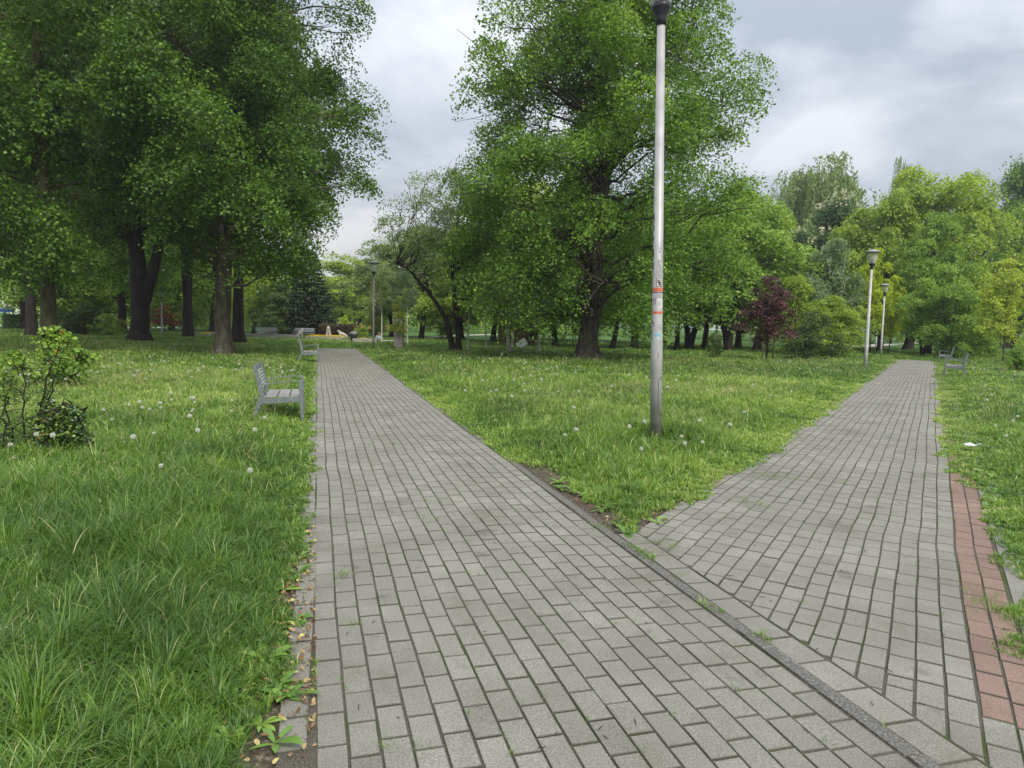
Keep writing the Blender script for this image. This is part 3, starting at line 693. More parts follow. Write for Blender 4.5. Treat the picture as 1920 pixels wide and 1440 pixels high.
proto('bush', 3, 1.7, tree_data(105, 3, [(0, 1.2), (.35, 1.7), (.7, 1.4), (1, .5)], .04, .15, 40, 12, 26, .085, .42, .75, .4, .24, stems=fs(.7, 5, 2.6, .04), tb=.2))
proto('bush2', 3, 1.7, tree_data(106, 3, [(0, 1.4), (.3, 1.7), (.65, 1.5), (1, .6)], .04, .1, 36, 12, 26, .09, .46, .8, .5, .26, stems=fs(.8, 4, 2.5, .04), tb=.2, lobes=.3))
proto('tallbush', 6, 2.2, tree_data(107, 6, [(0, 1.5), (.3, 2.2), (.6, 1.9), (.85, 1.1), (1, .4)], .06, .3, 52, 14, 26, .12, .6, .8, .35, .34, stems=fs(.9, 5, 5, .06), tb=.3))
proto('tallbush2', 6, 2.2, tree_data(108, 6, [(0, 1.7), (.3, 2.2), (.65, 1.7), (.9, .9), (1, .4)], .06, .2, 50, 14, 26, .12, .62, .75, .5, .34, stems=fs(.7, 4, 5.2, .07), tb=.3, lobes=.3))
proto('sapling', 5, 1.0, tree_data(109, 5, [(0, .6), (.3, 1.0), (.7, .7), (1, .25)], .035, 1.3, 22, 8, 16, .10, .32, .8, .3, .22))
proto('maple', 6, 1.9, tree_data(110, 6, [(0, 1.1), (.3, 1.9), (.6, 1.4), (.85, .8), (1, .3)], .055, 1.4, 44, 12, 18, .12, .42, .9, .3, .28, rise=1.0, lobes=.35))
proto('weeping', 12, 3.6, weeping_data(111, 12, 3.6, .22, 60, 26, .24, (1, 3.0)))
proto('willow', 8, 3.4, weeping_data(112, 8, 3.4, .25, 40, 24, .18, (1.5, 3.6), dens=12))
proto('spruce', 8, 2.3, spruce_data(113, 8, 2.3, .14))
proto('birch', 6, 1.3, tree_data(114, 6, [(0, .9), (.35, 1.3), (.7, 1.0), (1, .3)], .05, 2.0, 26, 12, 20, .085, .42, .9, .6, .28))
BS = lambda a_: [([(0, 0, 0), (a_[0], 0, 1.7), (a_[1], .1, 5.4)], .055)]
proto('birch3', 6, 1.5, tree_data(115, 6, [(0, 1.1), (.35, 1.5), (.7, 1.0), (1, .3)], .05, 1.7, 28, 12, 20, .085, .42, .9, .6, .28,
      stems=[([(-.05, 0, 0), (-.25, 0, 1.2), (-.55, 0, 2.4), (-.6, 0, 5)], .06), ([(0, .1, 0), (.02, .1, 1.4), (-.1, .1, 3), (0, 0, 5.2)], .045), ([(.08, 0, 0), (.4, 0, 1.2), (.75, 0, 2.4), (.9, 0, 4.8)], .06)]))
proto('darkforest', 8, 3.0, tree_data(116, 8, [(0, 2.4), (.25, 3.0), (.6, 2.6), (1, .9)], .20, 2.3, 46, 18, 22, .17, .95, .6, .6, .5, stems=[([(0, 0, 0), (.25, 0, 1.4), (.2, 0, 3), (.3, 0, 7)], .15)]))
proto('forked', 8, 3.0, tree_data(117, 8, [(0, 2.4), (.25, 3.0), (.6, 2.6), (1, .9)], .18, 2.0, 46, 18, 22, .17, .95, .6, .6, .5,
      stems=[([(0, 0, 0), (-.05, 0, .9), (-.45, 0, 2.2), (-.6, 0, 7)], .17), ([(.05, 0, .2), (.25, 0, 1.0), (.9, 0, 2.3), (1.3, 0, 6)], .16)]))

def put(name, px, Yd, key, toppy, wpx, mat, brk, label, group=None, rz=None, cat=None, z=0.0):
    Hh, Rr, data = PR_[key]
    X_, _, zt = at(px, toppy, Yd); X_ = at(px, 612, Yd)[0]
    sz = zt / Hh; sx = (wpx * Yd / FPX) / (2 * Rr)
    rz_ = rz if rz is not None else (px * 1.7) % 6.28
    return plant(name, label, cat or ('shrub' if 'shrub' in name or 'bush' in name else 'tree'), data, (X_, Yd, z), LM[mat], brk, rz_, (sx, sx, sz), group)

GL = 'trees in the shade on the left'
GB = 'trees behind the plaza'
GM = 'trees behind the large linden'
GR = 'trees around the right path'
T = [
 # left background, in shade
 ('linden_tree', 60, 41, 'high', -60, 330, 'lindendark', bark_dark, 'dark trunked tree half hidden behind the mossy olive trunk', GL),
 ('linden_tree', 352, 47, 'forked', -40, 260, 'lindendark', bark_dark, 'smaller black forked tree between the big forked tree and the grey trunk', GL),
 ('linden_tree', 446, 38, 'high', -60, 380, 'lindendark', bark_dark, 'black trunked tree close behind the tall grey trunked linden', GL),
 ('linden_tree', 45, 58, 'round', 330, 190, 'mid', bark_dark, 'thin dark stem with pale leaves at the far left edge', GL),
 ('linden_tree', 228, 53, 'round2', 180, 260, 'mid', bark_dark, 'slender dark stem just left of the big forked trunk', GL),
 ('maple_tree', 140, 62, 'tallbush', 400, 230, 'fresh', bark_dark, 'yellow green tree glowing behind the shaded trunks at left', GL),
 ('maple_tree', 205, 70, 'round2', 330, 230, 'fresh', bark_dark, 'bright green tree behind the pale bush at left', GL),
 ('maple_tree', 322, 72, 'tallbush2', 360, 220, 'fresh', bark_dark, 'bright tree behind the white lamp among the trunks', GL),
 ('maple_tree', 400, 68, 'round', 330, 210, 'mid', bark_dark, 'mid green tree seen behind the grey trunk', GL),
 ('red_leaved_tree', 309, 60, 'sapling', 572, 64, 'red', bark_dark, 'small coppery red leaved tree beside the white lamp', GL),
 ('dark_shrub', 158, 47, 'bush', 572, 95, 'yew', bark_dark, 'dark rounded shrub right of the mossy trunk', 'shrubs under the left trees'),
 ('dark_shrub', 118, 51, 'bush2', 585, 80, 'yew', bark_dark, 'dark shrub directly behind the mossy trunk', 'shrubs under the left trees'),
 ('pale_bush', 206, 46, 'bush2', 588, 66, 'fresh', bark_dark, 'pale green bush left of the big forked trunk', 'shrubs under the left trees'),
 ('willow_tree', 476, 62, 'willow', 470, 120, 'fresh', bark_dark, 'weeping yellow green tree right of the grey trunk', GB),
 ('willow_tree', 395, 80, 'willow', 480, 110, 'mid', bark_dark, 'weeping tree glimpsed behind the grey trunk', GB),
 ('yew_shrub', 522, 60, 'tallbush', 520, 100, 'yew', bark_dark, 'big dark shrub behind the plaza bench', 'evergreens behind the plaza'),
 ('yew_shrub', 512, 57, 'bush', 592, 62, 'yew', bark_dark, 'low rounded dark shrub just behind the plaza bench', 'evergreens behind the plaza'),
 ('spruce_tree', 584, 59, 'spruce', 468, 118, 'spruce', bark_dark, 'dark drooping spruce behind the stone animals', 'evergreens behind the plaza'),
 ('spruce_tree', 556, 66, 'spruce', 455, 110, 'spruce', bark_dark, 'second spruce half hidden left of the drooping spruce', 'evergreens behind the plaza'),
 ('bright_tree', 640, 84, 'round', 478, 140, 'fresh', bark, 'bright open tree over the brown hedge at the path end', GB),
 ('bright_tree', 612, 92, 'tallbush', 520, 90, 'fresh', bark, 'bright low tree right of the spruce', GB),
 ('bright_tree', 672, 100, 'round2', 505, 120, 'mid', bark, 'far green tree left of the path lamp', GB),
 ('golden_shrub', 648, 72, 'bush', 590, 34, 'robinia', bark, 'golden shrub peeping over the brown hedge', GB),
 ('round_bush', 676, 54, 'bush', 606, 31, 'fresh', bark_dark, 'clipped round green bush at the end of the hedge', None),
 ('green_tree', 704, 70, 'tallbush2', 560, 60, 'fresh', bark, 'small green tree right of the round bush', GB),
 ('grey_tree', 735, 64, 'round', 440, 150, 'apple', bark_dark, 'grey green tree behind the path lamp', GB),
 ('grey_tree', 790, 58, 'round2', 430, 170, 'apple', bark_dark, 'grey green tree behind the arching stem', GB),
 ('grey_tree', 700, 90, 'round', 470, 120, 'apple', bark_dark, 'hazy grey tree left of the path lamp', GB),
 ('grey_tree', 840, 66, 'tallbush', 500, 130, 'mid', bark_dark, 'green tree between the arching and the upright stem', GB),
 # between path lamp and large linden
 ('young_birch', 716, 43.5, 'birch', 480, 60, 'apple', bark_birch, 'young birch with plain white trunk beside the child', 'young birches by the far path'),
 ('young_birch', 740, 43.5, 'birch', 500, 56, 'apple', bark_birch, 'young birch with thin white trunk left of the guarded sapling', 'young birches by the far path'),
 ('young_birch', 764, 42.5, 'birch', 470, 64, 'silver', bark_birch, 'young birch with black marked white trunk right of the guarded sapling', 'young birches by the far path'),
 ('young_birch', 877, 35, 'birch', 430, 90, 'mid', bark_birch, 'slim pale trunked birch just right of the upright dark stem', 'birches left of the large linden'),
 ('young_birch', 912, 36, 'birch', 440, 90, 'silver', bark_birch, 'slim pale trunked birch left of the three stemmed birch', 'birches left of the large linden'),
 ('young_birch', 1012, 35, 'birch', 470, 110, 'silver', bark_birch, 'single white stemmed birch close to the large linden', 'birches left of the large linden'),
 ('birch_clump', 958, 33.5, 'birch3', 440, 130, 'mid', bark_birch, 'birch with three leaning white stems from one base', 'birches left of the large linden'),
 ('dark_tree', 990, 44, 'darkforest', 430, 200, 'mid', bark_dark, 'dark tree behind the white board', GM),
 ('dark_tree', 1043, 45, 'darkforest', 400, 200, 'mid', bark_dark, 'dark tree with short straight trunk left of the linden base', GM),
 ('dark_tree', 925, 52, 'round', 400, 190, 'fresh', bark_dark, 'green tree above the slim birches', GM),
 ('dark_tree', 866, 56, 'round2', 420, 170, 'fresh', bark_dark, 'green tree behind the upright dark stem', GM),
 ('dark_tree', 1149, 42, 'darkforest', 420, 190, 'mid', bark_dark, 'dark leaning trunk just right of the linden base', GM),
 ('dark_tree', 1192, 44, 'forked', 400, 200, 'mid', bark_dark, 'low forked tree left of the tall lamp pole', GM),
 ('dark_tree', 1271, 43, 'round', 400, 190, 'mid', bark_dark, 'dark stemmed tree just right of the tall lamp pole', GM),
 ('dark_tree', 1293, 45, 'forked', 380, 200, 'linden', bark_dark, 'tree forking in a V low to the ground right of the lamp pole', GM),
 ('dark_tree', 1322, 46, 'round2', 390, 190, 'mid', bark_dark, 'thin trunked tree left of the twin leaning trunks', GM),
 ('dark_tree', 1368, 43, 'forked', 380, 210, 'mid', bark_dark, 'thick dark twin trunk left of the purple tree', GM),
 ('dark_tree', 1418, 46, 'darkforest', 390, 190, 'mid', bark_dark, 'slanting dark trunk behind the purple tree', GM),
 ('dark_tree', 1100, 62, 'wide', 330, 260, 'linden', bark_dark, 'broad tree directly behind the large linden', GM),
 ('dark_tree', 1000, 66, 'wide2', 340, 250, 'fresh', bark_dark, 'broad tree behind the birches left of the linden', GM),
 ('dark_tree', 1240, 60, 'wide2', 350, 260, 'linden', bark_dark, 'broad tree behind the tall lamp pole', GM),
 # right
 ('plum_tree', 1440, 31, 'maple', 508, 118, 'plum', bark_dark, 'purple leaved plum tree held by two wooden stakes', None),
 ('low_shrub', 1343, 31.5, 'bush', 618, 36, 'yew', bark_dark, 'small dark shrub on a thin stem left of the purple tree', None),
 ('dark_bush', 1514, 33, 'bush2', 584, 104, 'yew', bark_dark, 'dark low bush right of the purple tree', None),
 ('green_tree', 1424, 47, 'round2', 392, 150, 'fresh', bark, 'pale yellow green tree above the purple tree', GR),
 ('green_tree', 1385, 50, 'wide', 340, 190, 'mid', bark, 'mid green tree at the right edge of the large linden', GR),
 ('green_tree', 1560, 37, 'tallbush', 545, 130, 'fresh', bark_dark, 'green multi stemmed tree left of the pale lamp posts', GR),
 ('silver_birch', 1558, 42, 'tallbush2', 452, 122, 'silver', bark_birch, 'silvery fine leaved tree above the green trees left of the lamp posts', GR),
 ('green_tree', 1490, 40, 'tallbush2', 520, 110, 'fresh', bark_dark, 'green tree between the purple tree and the silvery tree', GR),
 ('robinia_tree', 1634, 44.8, 'maple', 454, 84, 'robinia', bark, 'bright yellow tree behind the nearer pale lamp post', GR),
 ('robinia_tree', 1670, 45.2, 'maple', 508, 60, 'robinia', bark, 'smaller bright yellow tree between the two pale lamp posts', GR),
 ('chestnut_tree', 1552, 60, 'wide', 376, 172, 'chestnut', bark_dark, 'dark chestnut tree covered in white flower candles', GR),
 ('birch_tree', 1522, 82, 'weeping', 306, 200, 'apple', bark_birch, 'tall weeping birch rising behind the flowering chestnut', GR),
 ('poplar_tree', 1672, 88, 'weeping', 304, 46, 'apple', bark, 'narrow grey tree top behind the big green trees', GR),
 ('big_green_tree', 1652, 52, 'wide', 360, 170, 'fresh', bark_dark, 'big green tree over the far end of the right path', GR),
 ('big_green_tree', 1706, 54, 'wide2', 318, 240, 'fresh', bark_dark, 'tallest of the big green trees over the right path', GR),
 ('big_green_tree', 1745, 46, 'wide', 400, 160, 'mid', bark_dark, 'big green tree with thick trunk at the right path end', GR),
 ('big_green_tree', 1805, 54, 'wide2', 326, 200, 'fresh', bark_dark, 'big green tree right of the tallest one', GR),
 ('dark_crowned_tree', 1892, 78, 'wide', 296, 190, 'linden', bark_dark, 'far dark green tree at the right edge of the picture', GR),
 ('big_green_tree', 1905, 58, 'round2', 390, 160, 'mid', bark_dark, 'green tree below the far dark one at the right edge', GR),
 ('hazel_shrub', 1732, 42, 'forked', 526, 104, 'mid', bark_dark, 'tall rounded shrub over the dark trunks by the right path', 'tall shrubs by the right path'),
 ('hazel_shrub', 1790, 40, 'tallbush', 524, 130, 'mid', bark_dark, 'tall rounded shrub behind the two right benches', 'tall shrubs by the right path'),
 ('hazel_shrub', 1850, 43, 'tallbush2', 540, 120, 'mid', bark_dark, 'tall shrub behind the yellow green young maple', 'tall shrubs by the right path'),
 ('maple_tree', 1886, 35.5, 'maple', 474, 118, 'maple', bark_grey, 'young yellow green maple behind the right benches', None),
 ('leafy_bush', 1916, 26.5, 'bush', 638, 66, 'mid', bark_dark, 'low leafy bush at the right edge of the lawn', None),
 ('green_tree', 1596, 66, 'round', 420, 120, 'mid', bark_dark, 'green tree between the chestnut and the lamp post', GR),
]
for r in T:
    put(*r)
# flower candles of the chestnut
ch = [o for o in C.objects if o.name.startswith('chestnut_tree')][0]
SPc = PR_['wide'][2][2]; RNG = np.random.default_rng(5)
ctr = np.array([0, 0, 6.5]); outd = SPc - ctr
sel = np.where((outd[:, 1] * math.cos(ch.rotation_euler[2]) + outd[:, 0] * math.sin(ch.rotation_euler[2]) < 2.5) & (np.linalg.norm(outd[:, :2], axis=1) + np.maximum(outd[:, 2], 0) > 2.6))[0]
sel = RNG.choice(sel, min(620, len(sel)), replace=False)
PB = SPc[sel] + norm(outd[sel]) * .30 + np.array([0, 0, .10])
PB = np.repeat(PB, 9, 0) + np.stack([RNG.normal(size=len(PB) * 9) * .06, RNG.normal(size=len(PB) * 9) * .06, RNG.uniform(-.05, .36, size=len(PB) * 9)], 1)
obj('blossom', leaf_mesh('blossom', PB, norm(RNG.normal(size=PB.shape)), np.full(len(PB), .15), RNG.uniform(0, 1, len(PB)), ratio=.9, hang=0), LM['bloom'], ch)
# stakes of the plum, kept as its own support
pl = [o for o in C.objects if o.name.startswith('plum_tree')][0]
st_m = noise_mat('stake_wood', (.20, .16, .10), (.30, .25, .16), 8, .8, stretch=(4, 4, .5))
for k, dx in enumerate((-.22, .26)):
    mb = MB(); mb.lathe([(.035, 0), (.035, 1.75), (.02, 1.80)], 8); s_ = mb.build('support_stake', st_m, None, True)
    s_.location = (pl.location[0] + dx, pl.location[1] - .12, 0)
    tag(s_, ['wooden stake on the left of the purple plum trunk', 'wooden stake on the right of the purple plum trunk'][k], 'stake', 'stakes of the plum tree')

# far-off wood closing the horizon
RNG = np.random.default_rng(77)
n_c = 900
az = RNG.uniform(-.95, .95, n_c); dist = RNG.uniform(95, 150, n_c)
tp = 5.0 + 5 * vnoise(az * 14, dist * 0, 5) + 3.5 * np.clip(az, 0, 1)
cz = RNG.uniform(.05, 1, n_c) ** .8 * tp
c_ = np.stack([np.sin(az) * dist, np.cos(az) * dist, cz], 1)
Pf = np.repeat(c_, 95, 0) + RNG.normal(size=(n_c * 95, 3)) * [1.5, 1.5, 1.0]
Tf = np.repeat(RNG.uniform(.2, .8, n_c), 95) + RNG.normal(size=n_c * 95) * .1
kk = Pf[:, 2] > 0; Pf = Pf[kk]; Tf = Tf[kk]
tag(obj('woodland', leaf_mesh('woodland', Pf, norm(RNG.normal(size=Pf.shape) + [0, -.3, .7]), RNG.uniform(.35, .75, len(Pf)), Tf), LM['mid']),
    'far-off green wood closing the view behind the park', kind='stuff')

# ------------------------------------------------------------------ shrub with upright stems, near left
RNG = np.random.default_rng(9)
bx, by = -4.66, 6.6
sh = thing('upright_shrub', 'small leaved shrub with bare upright stems in the left foreground grass', 'shrub', (bx, by, 0))
T_ = Tubes(); PP = []; NN = []; TT = []; LL = []
specs = [((.02, 0), (.40, -.05, 1.20), .95), ((-.02, .05), (.00, .02, 1.0), .9), ((-.12, .02), (-.20, 0, .84), .8), ((.1, -.05), (.24, .0, .92), .7), ((-.1, -.1), (-.10, -.1, .70), .6), ((.05, .1), (.30, .12, 1.08), .8), ((.15, .0), (.34, -.04, .42), .4)]
for (b0, tpnt, h_) in specs:
    c_ = curve((b0[0], b0[1], 0), tpnt, (-.03, 0, 0), 12, .012, RNG); T_.tube(c_, np.linspace(.011, .004, 12), 6)
    for q in range(26):
        k = RNG.integers(1, 12); a = c_[k]; side = norm(RNG.normal(size=(1, 3)) * [1, 1, .4])[0]
        L_ = RNG.uniform(.04, .17) * (1.2 - .5 * k / 12); e_ = a + side * L_ + [0, 0, L_ * .35]
        T_.tube(curve(a, e_, (0, 0, .01), 4), np.linspace(.004, .002, 4), 4)
        n_ = RNG.integers(7, 14)
        pts = a + (e_ - a) * RNG.uniform(.2, 1.1, size=(n_, 1)) + RNG.normal(size=(n_, 3)) * .022
        PP.append(pts); NN.append(norm(RNG.normal(size=(n_, 3)) * .6 + [0, 0, 1])); TT.append(.30 + .16 * RNG.normal(size=n_)); LL.append(RNG.uniform(.016, .034, n_))
    n_ = 22      # fresh tip
    pts = c_[-1] + RNG.normal(size=(n_, 3)) * [.035, .035, .04] - [0, 0, .02]
    tt = np.where(pts[:, 2] > tpnt[2] + .035, .99, .80 + .06 * RNG.normal(size=n_)); tt = np.where((tt > .95) & (RNG.uniform(size=n_) < .5), .84, tt)
    PP.append(pts); NN.append(norm(RNG.normal(size=(n_, 3)) * .5 + [0, 0, 1])); TT.append(tt); LL.append(RNG.uniform(.03, .062, n_))
obj('stem', T_.mesh('stem'), bark_dark, sh)
obj('foliage', leaf_mesh('foliage', np.concatenate(PP), np.concatenate(NN), np.concatenate(LL), np.concatenate(TT), shape=6, ratio=.6, hang=-.2), LM['shrub'], sh)
sh.scale = (1.0, 1.0, 1.0)
# leafy suckers in front of the mossy trunk
d_s = tree_data(61, 1.15, [(0, .7), (.4, .8), (.8, .5), (1, .2)], .012, .2, 26, 7, 12, .075, .16, .9, .2, .14, stems=fs(.3, 5, 1.05, .012), tb=.2, shape=6)
x_ = at(104, 640, 12.5)[0]
plant('leafy_bush', 'low bush of broad linden leaves in front of the mossy olive trunk', 'shrub', d_s, (x_, 12.5, 0), LM['mid'], bark_dark)
d_s2 = tree_data(62, .48, [(0, .22), (.5, .26), (1, .12)], .005, .02, 18, 14, 26, .03, .13, .9, .2, .10, stems=fs(.2, 4, .5, .008), tb=.2, shape=6)
plant('leafy_shrub', 'low dark leaved shrub clump at the foot of the bare upright stems', 'shrub', d_s2, (bx + .30, by + .05, 0), LM['shrub'], bark_dark)
# ------------------------------------------------------------------ street lamps
def lamp(name, label, X_, Y_, hgt, r0, r1, polem, tilt=0.0, detail=False, group='street lamps along the paths'):
    t_ = thing(name, label, 'street lamp', (X_, Y_, 0), 0, group); t_.rotation_euler = (0, tilt, 0)
    mb = MB(); mb.lathe([(r0, -.1), (r0, hgt * .26), (r0 * .93, hgt * .27), (r1, hgt)], 28); mb.build('pole', polem, t_, True)
    s = 1.0
    mb = MB(); mb.lathe([(r1 * 1.25, hgt - .09), (r1 * 1.35, hgt - .02), (r1 * 1.5, hgt + .01), (.105, hgt + .085), (.112, hgt + .10), (.112, hgt + .14), (.09, hgt + .15)], 28); mb.build('collar', black_pl, t_, True)
    mb = MB(); mb.lathe([(.085, hgt + .15), (.080, hgt + .42), (.06, hgt + .44)] if detail else [(.05, hgt + .15), (.045, hgt + .30), (.03, hgt + .31)], 20); mb.build('lamp_holder', black_pl, t_, True)
    mb = MB(); pr = [(.110, hgt + .145), (.150, hgt + .25), (.178, hgt + .40), (.185, hgt + .52)]
    mb.lathe(pr, 28, cap=False); mb.build('glass_bowl', bowl_m, t_, True)
    mb = MB(); mb.lathe([(.185, hgt + .52), (.30, hgt + .545), (.31, hgt + .56), (.18, hgt + .62), (.08, hgt + .66), (.02, hgt + .68)], 32); mb.build('lamp_hat', hatgrey, t_, True)
    return t_
MX, MY = ground(1229, 832)
mainp = lamp('street_lamp', 'tall silver lamp post covered in stickers on the tip of the lawn between the paths', MX, MY, 5.02, .070, .046, pole_paint, rad(-1.55), True, 'street lamps along the paths')
def near_lamp(px, py, pytop, pm, label, wpx=None):
    X_, Y_ = ground(px, py); h = at(px, pytop, Y_)[2] - .71
    return lamp('street_lamp', label, X_, Y_, h, wpx or .065, (wpx or .065) * .62, pm)
near_lamp(1622, 692, 465, pole_pale, 'nearer of the two pale lamp posts left of the right path')
near_lamp(1651, 668, 530, pole_pale, 'farther of the two pale lamp posts left of the right path')
near_lamp(700, 657, 487, pole_dark, 'dull grey lamp post right of the plaza path', .046)
near_lamp(304, 629, 541, pole_pale, 'white lamp post far off between the shaded trunks')
near_lamp(1642, 650, 600, pole_pale, 'tiny distant lamp post behind the right path')
# marks on the main pole: thin curved pieces 1 mm proud of the pole
A0 = math.atan2(-MY, -MX)
def prad(z): 
    h = 5.02
    return .070 if z < h * .26 else .070 * .93 + (.046 - .070 * .93) * (z - h * .27) / (h * .73)
def patch(name, a0, a1, z0, z1, mat, lift=.0012, n=10, th=.0008):
    mb = MB(); vs = []
    for z in (z0, z1):
        for i in range(n + 1):
            a = A0 + rad(a0 + (a1 - a0) * i / n); r = prad(z) + lift
            vs.append((r * math.cos(a), r * math.sin(a), z))
    mb.add(vs, [(i, i + 1, n + 2 + i, n + 1 + i) for i in range(n)]); mb.build(name, mat, mainp)
def stroke(MBo, pts, wd, lift=.0022):
    """ink line through (angle, z) points"""
    for (a, z), (b, y) in zip(pts[:-1], pts[1:]):
        n = 4
        for i in range(n):
            a_, z_ = a + (b - a) * i / n, z + (y - z) * i / n; b_, y_ = a + (b - a) * (i + 1) / n, z + (y - z) * (i + 1) / n
            da, dz = math.radians(b_ - a_) * prad(z), y_ - z_; L = math.hypot(da, dz) or 1; nx_, nz_ = -dz / L * wd / 2, da / L * wd / 2
            vs = []
            for (aa, zz_) in ((a_, z_), (b_, y_)):
                for sg in (1, -1):
                    r = prad(zz_) + lift; an = A0 + rad(aa) + sg * nx_ / prad(zz_); vs.append((r * math.cos(an), r * math.sin(an), zz_ + sg * nz_))
            MBo.add(vs, [(0, 1, 3, 2)])
def pz(py): return at(1232, py, MY)[2]
patch('tape_band', -62, 80, pz(547), pz(539.5), red_band)
patch('tape_band', -80, 80, pz(588.5), pz(584), red_band)
patch('tape_band', -75, 80, pz(549.5), pz(548), ink)
patch('sticker', -12, 52, pz(538), pz(523), sticker_w)
patch('sticker', -22, 38, pz(637), pz(624), sticker_b)
patch('tape_residue', -5, 62, pz(520), pz(488), grime, .001)
patch('tape_residue', -20, 50, pz(562), pz(550.5), grime, .001)
patch('tape_residue', 10, 60, pz(617), pz(608), grime, .001)
patch('paper_scrap', 0, 60, pz(578), pz(560), sticker_w, .0016)
mb = MB()
def cpts(ca, cz_, ra, rz_, a0, a1, n=10): return [(ca + ra * math.cos(rad(a0 + (a1 - a0) * i / n)), cz_ + rz_ * math.sin(rad(a0 + (a1 - a0) * i / n))) for i in range(n + 1)]
zc_ = pz(530.5)
stroke(mb, [(-11, pz(537.6)), (51, pz(537.6)), (51, pz(523.4)), (-11, pz(523.4)), (-11, pz(537.6))], .006)
stroke(mb, [(-2, pz(526)), (8, pz(531)), (14, pz(525)), (12, pz(536))], .009)
stroke(mb, cpts(26, zc_, 13, .026, 60, 300), .010); stroke(mb, [(22, pz(529)), (34, pz(532)), (36, pz(537))], .009); stroke(mb, cpts(30, zc_ - .004, 8, .014, 0, 250), .007)
mb.build('sticker_print', ink, mainp)
mb = MB()
for r_ in (627.5, 630, 633, 635):
    x0 = -17 if r_ < 631 else -6
    pts = [(x0 + k * 5, pz(r_ + (.8 if k % 2 else -.8))) for k in range(10 if r_ < 631 else 7)]
    stroke(mb, pts, .0045)
stroke(mb, [(-21, pz(636.6)), (37, pz(636.6)), (37, pz(624.4)), (-21, pz(624.4)), (-21, pz(636.6))], .004)
mb.build('sticker_print', sticker_w, mainp)
def graf(pts_list):
    g_ = MB()
    for p_, w_ in pts_list: stroke(g_, p_, w_)
    g_.build('graffiti', ink, mainp)
# scribbles down the left side of the pole
for cz_, hh in ((410, 9), (428, 5), (447, 4), (476, 9), (500, 8)):
    graf([(cpts(-66, pz(cz_), 12, hh * .0065, 200, -80), .010)])
graf([([(-72, pz(470)), (-60, pz(486)), (-74, pz(492))], .009)])
graf([([(-70, pz(600)), (-42, pz(606)), (-30, pz(605))], .009)])
graf([([(-55, pz(604)), (-32, pz(611))], .009)])
graf([([(-60, pz(562)), (-28, pz(560)), (-20, pz(563)), (-24, pz(571))], .006)])
graf([([(-44, pz(563)), (-42, pz(570))], .005)])
graf([([(8, pz(566)), (8, pz(575))], .004)])
graf([([(20, pz(564)), (21, pz(575)), (32, pz(575))], .004)])
graf([([(38, pz(564)), (38, pz(575))], .004)])
graf([([(-64, pz(580)), (-58, pz(584))], .008)])
graf([([(12, pz(661)), (12, pz(668)), (28, pz(668))], .004)])
graf([([(12, pz(661)), (26, pz(662))], .003)])
graf([([(8, pz(471)), (16, pz(475)), (30, pz(468))], .004)])
graf([([(0, pz(466)), (58, pz(466))], .003)])
graf([([(-70, pz(622)), (-58, pz(630)), (-68, pz(638))], .005)])
mb = MB()   # outline of the service hatch, right side
hz0, hz1 = pz(777), pz(707)
stroke(mb, [(75, hz1)] + [(48 + 27 * math.cos(rad(a)), hz1 - .06 + .06 * math.sin(rad(a))) for a in range(60, 181, 20)] + [(20, hz0 + .07)] + [(47 + 27 * math.cos(rad(a)), hz0 + .06 + .06 * math.sin(rad(a))) for a in range(190, 300, 20)] + [(75, hz0)], .006)
stroke(mb, cpts(66, hz1 - .03, 5, .007, 0, 360, 6), .007); stroke(mb, cpts(66, hz0 + .03, 5, .007, 0, 360, 6), .007)
mb.build('service_hatch', ink, mainp)

# ------------------------------------------------------------------ benches: single armchair seats
def bench_proto(Wd, label, group):
    t_ = thing('park_bench', label, 'bench', (0, 0, 0), 0, group)
    # local: +X is the front, Y along the seat
    for sy in (-1, 1):
        y0 = sy * (Wd / 2 - .02)
        mb = MB(); mb.bar([(.34, -.05, y0), (.325, .30, y0), (.315, .60, y0)], .06, .045); mb.build('leg', metal_grey, t_, bevel=.004)
        mb = MB(); mb.bar([(-.34, -.05, y0), (-.27, .16, y0), (-.20, .34, y0), (-.20, .42, y0), (-.235, .60, y0), (-.29, .80, y0)], .055, .055); mb.build('leg', metal_grey, t_, bevel=.004)
        mb = MB(); mb.bar([(.33, .60, y0), (.20, .600, y0), (0, .580, y0), (-.21, .535, y0)], .045, .012); mb.build('armrest', metal_grey, t_)
        mb = MB(); mb.bar([(.31, .325, y0), (.12, .315, y0), (-.05, .30, y0), (-.20, .30, y0)], .035, .075); mb.build('seat_frame', metal_grey, t_, bevel=.003)
    for k in range(3):
        x = .25 - k * .165
        mb = MB(); mb.box((x, 0, .372 - k * .004), (.148, Wd - .075, .028)); mb.build('seat_plank', wood_grey, t_, bevel=.004)
    for k in range(7):
        z = .480 + k * .049; x = -.207 - (z - .45) * .235
        mb = MB(); mb.box((x, 0, z), (.014, Wd - .09, .025), Matrix.Rotation(-.25, 3, 'Y')); mb.build('back_slat', wood_slat, t_, bevel=.003)
    mb = MB(); mb.bar([(-.285, .795, 0), (-.297, .825, 0)], Wd + .01, .04); mb.build('top_rail', metal_grey, t_, bevel=.004)
    return t_
def copy_thing(t_, loc, rz, label, sc=None):
    r = t_.copy(); C.objects.link(r); r.location = loc; r.rotation_euler = (0, 0, rz); r['label'] = label
    if sc: r.scale = sc
    for ch_ in list(t_.children):
        c = ch_.copy(); C.objects.link(c); c.parent = r
    return r
GBn = 'grey park benches'
b0 = bench_proto(1.0, 'nearest grey bench standing in long grass at the left of the plaza path', GBn)
fx, fy = ground(566, 788)
nb_c = np.array([fx, fy]) + dL * .45 - pL * .33
b0.location = (nb_c[0], nb_c[1], 0); b0.rotation_euler = (0, 0, -HL); b0.scale = (1.0, 1.0, .93)
